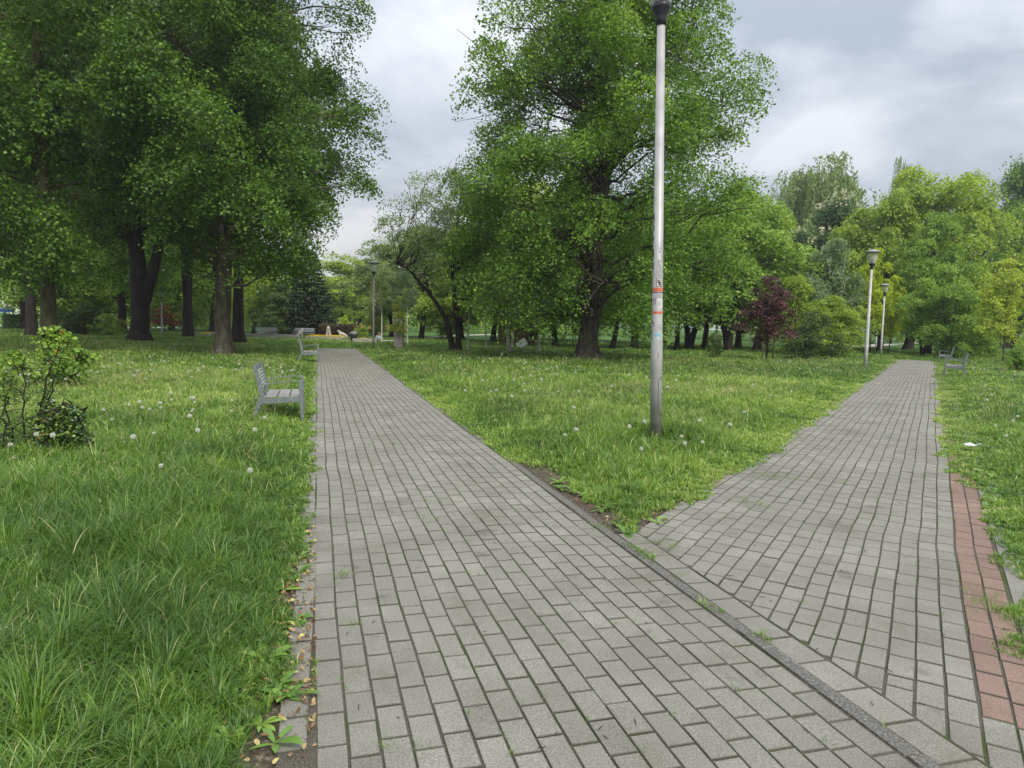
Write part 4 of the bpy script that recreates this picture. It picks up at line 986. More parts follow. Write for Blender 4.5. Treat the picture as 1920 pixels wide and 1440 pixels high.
fx, fy = ground(597, 680); c2 = np.array([fx, fy]) + dL * .45 - pL * .33
copy_thing(b0, (c2[0], c2[1], 0), -HL, 'second grey bench beside the plaza path in front of the grey trunk', (1, 1, .96))
fx, fy = ground(1771, 705); c3 = np.array([fx, fy]) + dR * .45 + pR * .33
copy_thing(b0, (c3[0], c3[1], 0), PI - HR, 'nearer grey bench at the right of the path with red edge', (1, 1, .96))
fx, fy = ground(1760, 679); c4 = np.array([fx, fy]) + dR * .45 + pR * .33
copy_thing(b0, (c4[0], c4[1], 0), PI - HR, 'farther grey bench at the right of the path with red edge', (1, 1, .96))
# two long benches on the plaza
def long_bench(X_, Y_, rz, label, z=0):
    t_ = thing('long_bench', label, 'bench', (X_, Y_, z), rz, 'long plaza benches')
    for sy in (-1, 1):
        y0 = sy * .72
        mb = MB(); mb.bar([(.24, 0, y0), (.24, .60, y0)], .05, .05); mb.build('leg', metal_grey, t_)
        mb = MB(); mb.bar([(-.30, 0, y0), (-.20, .38, y0), (-.28, .80, y0)], .05, .05); mb.build('leg', metal_grey, t_)
        mb = MB(); mb.bar([(.25, .60, y0), (0, .62, y0), (-.24, .58, y0)], .05, .025); mb.build('armrest', metal_grey, t_)
    mb = MB(); mb.box((.14, 0, .42), (.17, 1.5, .035)); mb.build('seat_plank', wood_slat, t_)
    mb = MB(); mb.box((-.06, 0, .42), (.17, 1.5, .035)); mb.build('seat_plank', wood_slat, t_)
    for k in range(3):
        mb = MB(); mb.box((-.235 - k * .02, 0, .56 + k * .10), (.025, 1.5, .07)); mb.build('back_slat', wood_slat, t_)
    return t_
x_, y_ = ground(500, 635); long_bench(x_, y_, rad(-70), 'long pale bench on the plaza left of the stone animals')
x_, y_ = ground(568, 635.5); long_bench(x_, y_ + .2, rad(-88), 'long pale bench on the plaza beside the seated stone animal')

# ------------------------------------------------------------------ plaza, far paths
def strip(name, pts, wd, z, mat, label):
    pts = np.array(pts, float); tn = np.gradient(pts, axis=0); tn /= np.linalg.norm(tn, axis=1, keepdims=True); nn = np.stack([-tn[:, 1], tn[:, 0]], 1)
    L_ = pts + nn * wd / 2; R__ = pts - nn * wd / 2; n = len(pts)
    me = bpy.data.meshes.new(name); me.from_pydata([(a, b, z) for a, b in L_] + [(a, b, z) for a, b in R__], [], [(i, n + i, n + i + 1, i + 1) for i in range(n - 1)])
    return tag(obj(name, me, mat), label, kind='structure')
def gp(l): return [ground(*p) for p in l]
PZ = 46.5
strip('plaza', [(-24, PZ), (-18, PZ + .1), (-12, PZ), (-9.6, PZ - .2)], 3.4, .045, plaza_m, 'pale paved strip of the plaza under the stone animals')
strip('distant_path', gp([(735, 641), (760, 637.5), (800, 634), (860, 630), (940, 627)]), 1.6, .05, plaza_m, 'pale path winding off behind the young birches')
strip('distant_path', gp([(1120, 650.5), (1200, 651), (1290, 652.5), (1360, 654)]), 1.3, .05, plaza_m, 'pale path crossing behind the dark trunks')
strip('distant_path', gp([(1570, 652), (1610, 650), (1660, 647), (1720, 643), (1790, 641)]), 2.2, .05, plaza_m, 'pale path seen behind the two pale lamp posts')
strip('distant_path', gp([(150, 616), (230, 615), (330, 614.5), (420, 617)]), 4.0, .05, plaza_m, 'pale path behind the shaded trunks at left')
strip('distant_path', gp([(-10, 611), (10, 610.5), (24, 610)]), 9.0, .05, plaza_m, 'pale yard at the far left edge')
# low wall and flower beds
def bed(label, px0, px1, Yb, h=.22, dep=1.5):
    x0 = at(px0, 620, Yb)[0]; x1 = at(px1, 620, Yb)[0]
    t_ = thing('flower_bed', label, 'flower bed', ((x0 + x1) / 2, Yb, 0), 0, 'yellow flower beds on the plaza')
    w_ = x1 - x0; mb = MB()
    mb.box((0, -dep / 2, h / 2), (w_, .14, h)); mb.box((0, dep / 2, h / 2), (w_, .14, h)); mb.box((-w_ / 2 + .07, 0, h / 2), (.14, dep - .15, h)); mb.box((w_ / 2 - .07, 0, h / 2), (.14, dep - .15, h))
    mb.build('kerb_frame', concrete, t_, bevel=.01)
    n = int(420 * w_); P = np.stack([RNG.uniform(-w_ / 2 + .12, w_ / 2 - .12, n), RNG.uniform(-dep / 2 + .1, dep / 2 - .1, n), h - .03 + RNG.uniform(0, .14, n)], 1)
    obj('flowers', leaf_mesh('flowers', P, np.tile([0, -.4, 1.0], (n, 1)), np.full(n, .075), RNG.uniform(0, 1, n), hang=0), LM['yflower'], t_)
    P2 = P.copy(); P2[:, 2] -= .08
    obj('foliage', leaf_mesh('foliage', P2, np.tile([0, -.4, 1.0], (n, 1)), np.full(n, .09), RNG.uniform(0, 1, n), hang=0), LM['mid'], t_)
bed('yellow flower bed between the seated animal and the round bush', 578, 648, 50.5)
bed('small yellow flower bed at the foot of the round bush', 672, 692, 48.5, .12, .9)
bed('yellow flower bed glimpsed behind the grey trunk', 378, 400, 51)
mb = MB(); x0 = at(662, 640, 44.3)[0]; x1 = at(706, 640, 44.3)[0]; mb.box(((x0 + x1) / 2, 44.3, .14), (x1 - x0, .35, .30)); o_ = mb.build('low_wall', concrete, None, bevel=.015)
tag(o_, 'low grey wall behind the litter bin and the dull lamp post', 'wall')
mb = MB(); x0 = at(400, 640, 49)[0]; x1 = at(556, 640, 49)[0]; mb.box(((x0 + x1) / 2, 48.9, .17), (x1 - x0, .4, .34)); o_ = mb.build('low_wall', concrete, None, bevel=.015)
tag(o_, 'long low grey wall behind the plaza benches', 'wall')
# litter bin
x_, y_ = ground(663, 642.5)
t_ = thing('litter_bin', 'black litter bin with domed lid at the end of the plaza path', 'litter bin', (x_, y_, 0))
mb = MB(); mb.lathe([(.16, 0), (.20, .03), (.23, .46), (.24, .50)], 20); mb.build('body', black_pl, t_, True)
mb = MB(); mb.lathe([(.285, .53), (.30, .56), (.25, .66), (.14, .72), (.02, .74)], 20); mb.build('lid', noise_mat('bin_lid', (.10, .12, .12), (.16, .18, .18), 5, .4), t_, True)
mb = MB(); 
for k in range(4): a = k * PI / 2 + .4; mb.box((.21 * math.cos(a), .21 * math.sin(a), .52), (.02, .02, .10))
mb.build('lid_bracket', black_pl, t_)
# hedge
x0 = at(600, 620, 56)[0]; x1 = at(668, 620, 56)[0]; n = 9000
P = np.stack([RNG.uniform(x0, x1, n), 56 + RNG.uniform(-.5, .5, n), RNG.uniform(0, 1, n) ** .7 * 1.08], 1); P += RNG.normal(size=P.shape) * .05
h_m = leafmat('brown_hedge_leaf', [(0, (.030, .026, .014)), (.5, (.050, .044, .022)), (1, (.06, .085, .028))], .2)
t_ = thing('clipped_hedge', 'brownish clipped hedge behind the stone animals', 'hedge', (0, 0, 0))
obj('foliage', leaf_mesh('foliage', P, norm(RNG.normal(size=P.shape) + [0, -.6, .4]), np.full(n, .10), np.clip(P[:, 2] * .5 + RNG.normal(size=n) * .15, 0, 1)), h_m, t_)
mb = MB()
for k in range(14): mb.box((x0 + (x1 - x0) * (k + .5) / 14, 56, .4), (.03, .03, .8))
mb.build('stem', bark_dark, t_)
x0 = at(14, 620, 58)[0]; x1 = at(46, 620, 58)[0]
P = np.stack([RNG.uniform(x0, x1, n), 58 + RNG.uniform(-.6, .6, n), RNG.uniform(0, 1, n) * 1.25], 1) + RNG.normal(size=(n, 3)) * .05
t_ = thing('clipped_hedge', 'dark clipped hedge block at the far left edge', 'hedge', (0, 0, 0))
obj('foliage', leaf_mesh('foliage', P, norm(RNG.normal(size=P.shape) + [0, -.6, .4]), np.full(n, .12), RNG.uniform(.1, .6, n)), LM['yew'], t_)
mb = MB()
for k in range(8): mb.box((x0 + (x1 - x0) * (k + .5) / 8, 58, .4), (.03, .03, .8))
mb.build('stem', bark_dark, t_)

# ------------------------------------------------------------------ skinned bodies
def skin_obj(name, V, E_, Rr, mat, parent=None, root=0, sub=2):
    me = bpy.data.meshes.new(name); me.from_pydata(V, E_, []); o = bpy.data.objects.new(name, me); C.objects.link(o)
    m_ = o.modifiers.new('skin', 'SKIN'); m_.use_smooth_shade = True
    for i, v in enumerate(me.skin_vertices[0].data):
        r = Rr[i]; v.radius = (r, r) if not isinstance(r, tuple) else r; v.use_root = (i == root)
    s_ = o.modifiers.new('sub', 'SUBSURF'); s_.levels = sub; s_.render_levels = sub
    if mat: me.materials.append(mat)
    if parent: o.parent = parent
    return o
def sitting_beast(X_, Y_, rz, label, s, mane=0.0):
    """stone lion sitting on its haunches, facing +X"""
    V = [(-.28, 0, .26), (-.05, 0, .42), (.18, 0, .62), (.26, 0, .80), (.32, 0, .94), (.46, 0, .90),      # haunch..spine..neck..head..muzzle
         (-.12, .16, .20), (.10, .17, .10), (.02, .17, .04), (.22, .17, .035),                        # hind leg left
         (-.12, -.16, .20), (.10, -.17, .10), (.02, -.17, .04), (.22, -.17, .035),
         (.22, .12, .46), (.30, .12, .22), (.32, .12, .04), (.42, .12, .035),
         (.22, -.12, .46), (.30, -.12, .22), (.32, -.12, .04), (.42, -.12, .035),
         (-.45, 0, .10), (-.50, .12, .05), (.28, .08, 1.04), (.28, -.08, 1.04)]
    E_ = [(0, 1), (1, 2), (2, 3), (3, 4), (4, 5), (0, 6), (6, 7), (7, 8), (8, 9), (0, 10), (10, 11), (11, 12), (12, 13), (2, 14), (14, 15), (15, 16), (16, 17), (2, 18), (18, 19), (19, 20), (20, 21), (0, 22), (22, 23), (4, 24), (4, 25)]
    Rr = [.20, .19, .18 + mane * .05, .13 + mane * .07, .12 + mane * .03, .07, .13, .09, .06, .045, .13, .09, .06, .045, .09, .06, .055, .04, .09, .06, .055, .04, .05, .035, .03, .03]
    o = skin_obj('animal_statue', V, E_, Rr, stone)
    o.location = (X_, Y_, .06); o.rotation_euler = (0, 0, rz); o.scale = (s, s, s)
    return tag(o, label, 'statue', 'pale stone animal statues')
def standing_beast(X_, Y_, rz, label, s):
    V = [(-.32, 0, .46), (0, 0, .50), (.28, 0, .54), (.40, 0, .70), (.50, 0, .80), (.64, 0, .76),
         (-.36, .12, .32), (-.34, .12, .18), (-.40, .12, .03), (-.32, -.12, .32), (-.26, -.12, .18), (-.30, -.12, .03),
         (.30, .12, .32), (.32, .12, .16), (.32, .12, .03), (.30, -.12, .32), (.36, -.12, .16), (.38, -.12, .03), (-.46, 0, .36), (-.50, 0, .14), (.48, .06, .90), (.48, -.06, .90)]
    E_ = [(0, 1), (1, 2), (2, 3), (3, 4), (4, 5), (0, 6), (6, 7), (7, 8), (0, 9), (9, 10), (10, 11), (2, 12), (12, 13), (13, 14), (2, 15), (15, 16), (16, 17), (0, 18), (18, 19), (4, 20), (4, 21)]
    Rr = [.17, .17, .17, .12, .11, .06, .10, .06, .05, .10, .06, .05, .08, .055, .05, .08, .055, .05, .04, .03, .03, .03]
    o = skin_obj('animal_statue', V, E_, Rr, stone)
    o.location = (X_, Y_, .05); o.rotation_euler = (0, 0, rz); o.scale = (s, s, s)
    return tag(o, label, 'statue', 'pale stone animal statues')
x_, y_ = ground(569, 635.5); sitting_beast(x_, y_ - 1.0, 0.15, 'pale stone lion sitting in profile and looking right', .72, 1)
x_, y_ = ground(620, 636.5); sitting_beast(x_, y_ - .6, rad(-80), 'upright pale stone animal facing the path', .88, .3)
x_, y_ = ground(646, 636); standing_beast(x_, y_ - .4, PI + .2, 'pale stone animal with arched back looking left', .70)
# the child
cx_, cy_ = at(711, 640, 46)[0], 46.0
cx_ = -9.15; czz = float(gz(np.array([cx_]), np.array([47.5]))[0]); cy_ = 47.5
t_ = thing('person', 'small person in a pale blue top and dark trousers walking behind the low wall', 'person', (cx_, cy_, czz), rad(20))
V = [(0, 0, .56), (0, 0, .70), (0, 0, .86), (0, 0, .97), (0, -.01, 1.06), (0, -.01, 1.14),
     (.08, 0, .50), (.085, .06, .30), (.085, .02, .05), (.085, -.09, .03), (-.08, 0, .50), (-.085, -.06, .30), (-.085, .06, .06), (-.085, -.03, .03),
     (.15, 0, .86), (.20, .02, .66), (.19, -.06, .50), (.19, -.08, .44), (-.15, 0, .86), (-.20, .02, .66), (-.19, -.06, .50), (-.19, -.08, .44)]
E_ = [(0, 1), (1, 2), (2, 3), (3, 4), (4, 5), (0, 6), (6, 7), (7, 8), (8, 9), (0, 10), (10, 11), (11, 12), (12, 13), (2, 14), (14, 15), (15, 16), (16, 17), (2, 18), (18, 19), (19, 20), (20, 21)]
Rr = [.10, .09, .10, .045, .085, .075, .07, .05, .035, .03, .07, .05, .035, .03, .045, .035, .028, .03, .045, .035, .028, .03]
skin_obj('body', V, E_, Rr, skin_m, t_)
skin_obj('shirt', [(0, 0, .58), (0, 0, .72), (0, 0, .88), (.15, 0, .87), (.20, .02, .66), (.195, -.02, .57), (-.15, 0, .87), (-.20, .02, .66), (-.195, -.02, .57)],
         [(0, 1), (1, 2), (2, 3), (3, 4), (4, 5), (2, 6), (6, 7), (7, 8)], [.13, .12, .115, .062, .055, .05, .062, .055, .05], shirt_m, t_)
skin_obj('trousers', [(0, 0, .56), (.08, 0, .48), (.085, .06, .30), (.085, .02, .08), (-.08, 0, .48), (-.085, -.06, .30), (-.085, .06, .09)],
         [(0, 1), (1, 2), (2, 3), (0, 4), (4, 5), (5, 6)], [.115, .085, .065, .055, .085, .065, .055], trouser_m, t_)
skin_obj('hair', [(0, .02, 1.14), (0, .03, 1.08)], [(0, 1)], [.095, .085], hair_m, t_)

# guarded sapling
x_, y_ = ground(748, 656)
t_ = put('guarded_sapling', 748, y_, 'sapling', 552, 46, 'maple', bark_grey, 'young sapling inside a pale wooden tree guard right of the plaza path')
t_['category'] = 'sapling'
g_ = thing('tree_guard', 'pale wooden tree guard around the young sapling', 'tree guard', (x_, y_, 0))
for sx, sy in ((-.2, -.2), (.2, -.2), (.2, .2), (-.2, .2)):
    mb = MB(); mb.lathe([(.028, 0), (.026, 1.62)], 8); s_ = mb.build('post', st_m, g_); s_.location = (sx, sy, 0)
mb = MB(); mb.box((0, -.21, 1.5), (.44, .02, .07)); mb.box((0, .21, 1.5), (.44, .02, .07)); mb.build('crossbar', wood_slat, g_)
mb = MB(); mb.box((0, -.235, .5), (.40, .02, .95)); mb.build('slat_panel', concrete, g_)
# white board, timber shed, signboard
x_, y_ = ground(978, 655)
t_ = thing('white_board', 'small tilted white board on the grass beside the birch clump', 'sign', (x_, y_, 0), .3)
mb = MB(); mb.box((0, 0, .32), (.62, .03, .42), Matrix.Rotation(-.6, 3, 'Y')); mb.build('panel', white_p, t_)
mb = MB(); mb.box((0, .04, .12), (.04, .04, .40)); mb.build('post', bark_dark, t_)
x_ = at(968, 640, 50)[0]
t_ = thing('timber_shed', 'low brown timber shed behind the birch clump', 'shed', (x_, 50, 0))
mb = MB(); mb.box((0, 0, .7), (2.6, 1.8, 1.5)); mb.build('wall', timber, t_)
mb = MB(); mb.box((0, 0, 1.52), (2.9, 2.1, .12), Matrix.Rotation(.06, 3, 'X')); mb.build('roof', roofm, t_)
mb = MB(); mb.box((.5, -.915, .6), (.7, .05, 1.15)); mb.build('door', timber, t_)
x_ = at(9, 610, 60)[0]
t_ = thing('signboard', 'blue and white board on a green post at the far left edge', 'sign', (x_, 60, 0))
mb = MB(); mb.box((.0, 0, .75), (.16, .16, 1.5)); mb.build('post', teal_p, t_)
mb = MB(); mb.box((.2, -.02, 1.62), (1.3, .10, .28)); mb.build('panel', blue_p, t_)
mb = MB(); mb.box((.2, -.02, 1.83), (1.3, .12, .12)); mb.build('cap', white_p, t_)
# house glimpsed through the leaves
xh = at(712, 600, 132)[0]
t_ = thing('apartment_house', 'orange plastered house glimpsed through leaves behind the path lamp', 'building', (xh, 134, 0), .2)
mb = MB(); mb.box((0, 0, 4.2), (9, 8, 8.6)); mb.build('wall', orange_w, t_)
mb = MB(); mb.add([(-4.8, -4.3, 8.5), (4.8, -4.3, 8.5), (4.8, 4.3, 8.5), (-4.8, 4.3, 8.5), (-3, 0, 11.2), (3, 0, 11.2)], [(0, 1, 5, 4), (1, 2, 5), (2, 3, 4, 5), (3, 0, 4), (3, 2, 1, 0)]); mb.build('roof', roofm, t_)
for k in range(3):
    for l in range(3):
        mb = MB(); mb.box((-2.8 + k * 2.8, -4.02, 1.7 + l * 2.7), (1.2, .12, 1.5)); f_ = mb.build('window', white_p, t_)
        mb = MB(); mb.box((-2.8 + k * 2.8, -4.09, 1.7 + l * 2.7), (1.0, .04, 1.3)); mb.build('pane', glass_w, f_)
# ------------------------------------------------------------------ grass
RNG = np.random.default_rng(1234)
def sample(n, y0, y1):
    """random points of the visible ground wedge between two depths"""
    y = y0 + (y1 - y0) * RNG.uniform(size=n); a = RNG.uniform(-1, 1, size=n); x = a * (.80 * y + 2.6)
    return x, y
def hfield(x, y, sd):
    """blade height"""
    u, v = uvL(x, y); u2, v2 = uvR(x, y)
    left = v < 0
    n_ = fbm(x * .9, y * .9, 40); n2 = fbm(x * 3.1, y * 3.1, 50)
    edge = np.clip((sd - .02) / .75, 0, 1)
    h = .050 + edge * (.075 + .10 * n_ + .07 * (n2 - .5))
    near_left = left & (y < 9)
    h = np.where(near_left, .05 + edge * (.05 + .15 * n_ + .07 * n2), h)
    h = np.where(left & (y < 5), h * (1 + .25 * edge), h)
    right = v2 > 0
    h = np.where(right, .035 + edge * (.05 + .09 * n_), h)
    # tufts round the lamp and in the tip of the wedge
    dl = np.hypot(x - MX, y - MY); h = np.where(dl < 1.1, h * (1 + .55 * np.exp(-((dl - .45) / .35) ** 2)) * np.where((dl < .55) & (y < MY + .05), .30, 1), h)
    tip = (~left) & (~right) & (y < 7.2); h = np.where(tip, h * .85, h)
    return h
def blades(x, y, h, wd, segs, tint, bendk=1.0, az0=None):
    n = len(x); z = gz(x, y); z = np.where(sdist(x, y) < .16, np.maximum(z, .0), z)
    az = RNG.uniform(0, 2 * PI, n) if az0 is None else az0
    dx, dy = np.cos(az), np.sin(az)
    th0 = RNG.uniform(.02, .5, n); th1 = th0 + bendk * (RNG.uniform(.3, 1.1, n) + RNG.uniform(0, 1, n) ** 1.1 * 2.5)
    P = np.stack([x, y, z], 1)[:, None].repeat(segs + 1, 1).copy()
    for k in range(segs):
        th = th0 + (th1 - th0) * ((k + .5) / segs) ** 1.7; L = h / segs
        P[:, k + 1, 0] = P[:, k, 0] + np.sin(th) * dx * L; P[:, k + 1, 1] = P[:, k, 1] + np.sin(th) * dy * L; P[:, k + 1, 2] = P[:, k, 2] + np.cos(th) * L
    yaw = az + PI / 2 + RNG.normal(size=n) * .5; sx, sy = np.cos(yaw), np.sin(yaw)
    ws = np.array([(1 - (k / segs) ** 2.2) * (.75 + .5 * min(k / segs, .5)) for k in range(segs)])
    V = []
    for k in range(segs):
        for s_ in (-1, 1):
            q = P[:, k].copy(); q[:, 0] += s_ * sx * wd * .5 * ws[k]; q[:, 1] += s_ * sy * wd * .5 * ws[k]; V.append(q)
    V.append(P[:, segs]); V = np.stack(V, 1); m_ = 2 * segs + 1
    b = np.arange(n)[:, None] * m_
    Q = [b + np.array([[2 * k, 2 * k + 1, 2 * k + 3, 2 * k + 2]]) for k in range(segs - 1)]
    Tt = b + np.array([[2 * segs - 2, 2 * segs - 1, 2 * segs]])
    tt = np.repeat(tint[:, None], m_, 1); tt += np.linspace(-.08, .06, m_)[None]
    return V.reshape(-1, 3), np.concatenate(Q) if Q else np.zeros((0, 4), int), Tt, np.clip(tt, 0, .97).ravel()
groups = {'left': [], 'mid': [], 'right': []}
bands = [(1.75, 2.6, 23000), (2.6, 4, 19000), (4, 6, 12000), (6, 9, 5800), (9, 13, 2900), (13, 19, 1500), (19, 28, 800), (28, 40, 380), (40, 56, 170)]
for y0, y1, dens in bands:
    ar = (y1 - y0) * 2 * (.8 * y1 + 2.6); n = int(ar * dens)
    x, y = sample(n, y0, y1)
    # weight sampling to uniform area
    keep = RNG.uniform(size=n) < (.8 * y + 2.6) / (.8 * y1 + 2.6) * np.where(abs(x) < .80 * y + .1, 1, .45); x, y = x[keep], y[keep]; n = len(x)
    # blades grow in tussocks and lean out of them
    sc_ = .085 * max(1, y0 / 6)
    gx_, gy_ = np.floor(x / sc_), np.floor(y / sc_); ii, jj = gx_.astype(np.int64), gy_.astype(np.int64)
    tcx = (gx_ + .15 + .7 * _h(ii, jj, 301)) * sc_; tcy = (gy_ + .15 + .7 * _h(ii, jj, 302)) * sc_
    th_, tt_ = _h(ii, jj, 303), _h(ii, jj, 304)
    tuft = RNG.uniform(size=n) < .78
    x = np.where(tuft, tcx + RNG.normal(size=n) * sc_ * .24, x); y = np.where(tuft, tcy + RNG.normal(size=n) * sc_ * .24, y)
    az0 = np.where(tuft, np.arctan2(y - tcy, x - tcx) + RNG.normal(size=n) * .6, RNG.uniform(0, 2 * PI, n))
    sd = sdist(x, y); u, v = uvL(x, y); u2, v2 = uvR(x, y)
    enc = -.010 + .30 * (fbm(x * 2.6, y * 2.6, 70) - .45) + .12 * (vnoise(x * 8, y * 8, 71) - .5)
    enc = np.where((v < 0) & (y < 4.2), enc + np.clip(.22 - .10 * (y - 1.9), 0, .22), enc)      # bare litter strip close by
    enc = np.where((v > WL) & (y > 7) , enc - .12, enc)           # grass creeping over the kerb farther off
    enc = np.where((v > WL) & (v < WL + 1.0) & (y > 5.2) & (y < 7.2), enc + .16 * (vnoise(x * 2, y * 2, 5) + .2), enc)  # worn patch by the kerb
    enc = enc + .13 * np.exp(-((x - 1.12) ** 2 + (y - 4.95) ** 2) / .16) * (.5 + vnoise(x * 6, y * 6, 12))      # scuffed tip of the wedge
    k = sd > enc
    # thinner at the rim
    k &= RNG.uniform(size=len(x)) < np.clip((sd - enc) / .16 + .22, 0, 1)
    nearbush = np.hypot(x - lx, (y - ly)) < .75; k &= ~nearbush
    x, y, sd = x[k], y[k], sd[k]; az0, th_, tt_ = az0[k], th_[k], tt_[k]; u, v = uvL(x, y); u2, v2 = uvR(x, y)
    h = hfield(x, y, np.maximum(sd, 0)) * RNG.uniform(.45, 1.15, len(x)) * (.62 + .75 * th_)
    # low where the child stands
    dist = np.hypot(x, y); wd = RNG.uniform(.0030, .0072, len(x)) * np.maximum(1, (dist / 3.6) ** .80)
    wd = np.where(y < 5, wd * .92, wd)
    seg = 5 if y1 <= 4 else 4 if y1 <= 9 else 3 if y1 <= 19 else 2
    pn = fbm(x * .45, y * .45, 80); p2 = fbm(x * 2.0, y * 2.0, 85)
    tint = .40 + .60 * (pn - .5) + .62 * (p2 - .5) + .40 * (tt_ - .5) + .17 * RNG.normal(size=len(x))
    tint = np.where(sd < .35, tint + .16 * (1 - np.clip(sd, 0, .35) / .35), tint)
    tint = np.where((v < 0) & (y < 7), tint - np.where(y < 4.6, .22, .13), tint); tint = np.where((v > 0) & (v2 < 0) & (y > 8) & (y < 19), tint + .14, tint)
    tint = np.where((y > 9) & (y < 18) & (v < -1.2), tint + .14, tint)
    dry = RNG.uniform(size=len(x)) < np.where(y < 5, .018, .04); tint = np.where(dry, .93, np.clip(tint, 0, .88))
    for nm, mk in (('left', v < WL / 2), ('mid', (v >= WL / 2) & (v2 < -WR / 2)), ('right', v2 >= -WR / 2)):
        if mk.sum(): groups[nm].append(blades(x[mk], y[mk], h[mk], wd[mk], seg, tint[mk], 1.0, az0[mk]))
for nm, lab in (('left', 'long green grass on the left lawn'), ('mid', 'green grass on the wedge of lawn between the paths'), ('right', 'short green grass right of the path with red edge')):
    V, Q, Tt, A, off = [], [], [], [], 0
    for v_, q_, t3, a_ in groups[nm]:
        V.append(v_); Q.append(q_ + off); Tt.append(t3 + off); A.append(a_); off += len(v_)
    me = mesh_np('grass', np.concatenate(V), [np.concatenate(Q), np.concatenate(Tt)], {'t': np.concatenate(A)})
    tag(obj('grass', me, LM['grass']), lab, kind='stuff')
del groups, V, Q, Tt, A
# pale seed heads standing over the grass
V, Q, Tt, A, off = [], [], [], [], 0
P_h = []
for y0, y1, n in ((3, 8, 1500), (8, 13, 8000), (13, 20, 14000), (20, 32, 8000)):
    x, y = sample(n, y0, y1); sd = sdist(x, y); pn = fbm(x * .35, y * .6, 90)
    u2, v2 = uvR(x, y)
    k = (sd > .5) & (pn > np.where(v2 > 0, .56, .46)) & (RNG.uniform(size=len(x)) < 2.2 * fbm(x * 1.5, y * 1.5, 93) - .5) & (np.hypot(x - MX, y - MY) > .8); x, y = x[k], y[k]
    h = RNG.uniform(.20, .36, len(x)); wd = np.full(len(x), .0022) * np.maximum(1, y / 5)
    a_ = blades(x, y, h, wd, 2, RNG.uniform(.3, .7, len(x)), .35)
    V.append(a_[0]); Q.append(a_[1] + off); Tt.append(a_[2] + off); A.append(a_[3]); off += len(a_[0])
    tipp = a_[0].reshape(len(x), 5, 3)[:, 4]; P_h.append((tipp, y))
me = mesh_np('seeding_grass', np.concatenate(V), [np.concatenate(Q), np.concatenate(Tt)], {'t': np.concatenate(A)})
tag(obj('seeding_grass', me, LM['straw']), 'thin pale seeding stalks standing above the lawn grass', kind='stuff')
Pt = np.concatenate([p_ for p_, _ in P_h]); yy = np.concatenate([q_ for _, q_ in P_h])
Pt = np.repeat(Pt, 4, 0) + RNG.normal(size=(len(Pt) * 4, 3)) * [.008, .008, .018]; yy = np.repeat(yy, 4)
tag(obj('grass_seed', leaf_mesh('grass_seed', Pt, norm(RNG.normal(size=Pt.shape)), .011 + yy * .0008, RNG.uniform(.2, 1, len(Pt)), ratio=.5, hang=-.5), LM['straw']), 'small pale seed heads above the lawn grass', kind='stuff')

# ------------------------------------------------------------------ dandelion clocks, each a thing
RNG = np.random.default_rng(4321)
def dandelion_meshes(s):
    st = Tubes(); c_ = curve((0, 0, 0), (.015, .01, .27), (.015, 0, 0), 6); st.tube(c_, np.full(6, .0022), 5)
    d = norm(RNG.normal(size=(150, 3))); P = np.array([.015, .01, .285]) + d * .020
    return st.mesh('stalk'), leaf_mesh('seed_head', P, d, np.full(150, .012), RNG.uniform(0, 1, 150), hang=0, ratio=.9)
sm, hm = dandelion_meshes(1)
spots = []
def trys(n, y0, y1, a0, a1, fn):
    c = 0
    while c < n:
        y = RNG.uniform(y0, y1); x = RNG.uniform(a0, a1) * y
        s_ = float(sdist(np.array([x]), np.array([y]))[0])
        if s_ > .35 and fn(x, y) and math.hypot(x - MX, y - MY) > .4: spots.append((x, y)); c += 1
vL = lambda x, y: float(uvL(x, y)[1]); vR = lambda x, y: float(uvR(x, y)[1])
nz = lambda x, y: float(fbm(x * .5, y * .5, 99)) > .46
trys(16, 5, 8.5, -.75, -.25, lambda x, y: vL(x, y) < -.4)
trys(95, 8.5, 19, -.75, -.25, lambda x, y: vL(x, y) < -.4 and nz(x, y))
trys(75, 10, 24, -.1, .55, lambda x, y: vL(x, y) > WL and vR(x, y) < -WR and nz(x, y))
trys(30, 8, 24, .55, .78, lambda x, y: vR(x, y) > .5)
trys(12, 6.5, 10, .0, .45, lambda x, y: vL(x, y) > WL + .3 and vR(x, y) < -WR - .3)
used = set()
LMK = [('the nearest grey bench', nb_c[0], nb_c[1]), ('the second grey bench', c2[0], c2[1]), ('the tall silver lamp post', MX, MY), ('the large linden trunk', lx, ly), ('the bare stemmed shrub', bx, by),
       ('the nearer right bench', c3[0], c3[1]), ('the nearer pale lamp post', 14.07, 27.6), ('the tall grey trunked linden', -10.2, 25.3), ('the crumpled white cloth', 5.9, 9.0), ('the purple plum tree', 11.6, 31)]
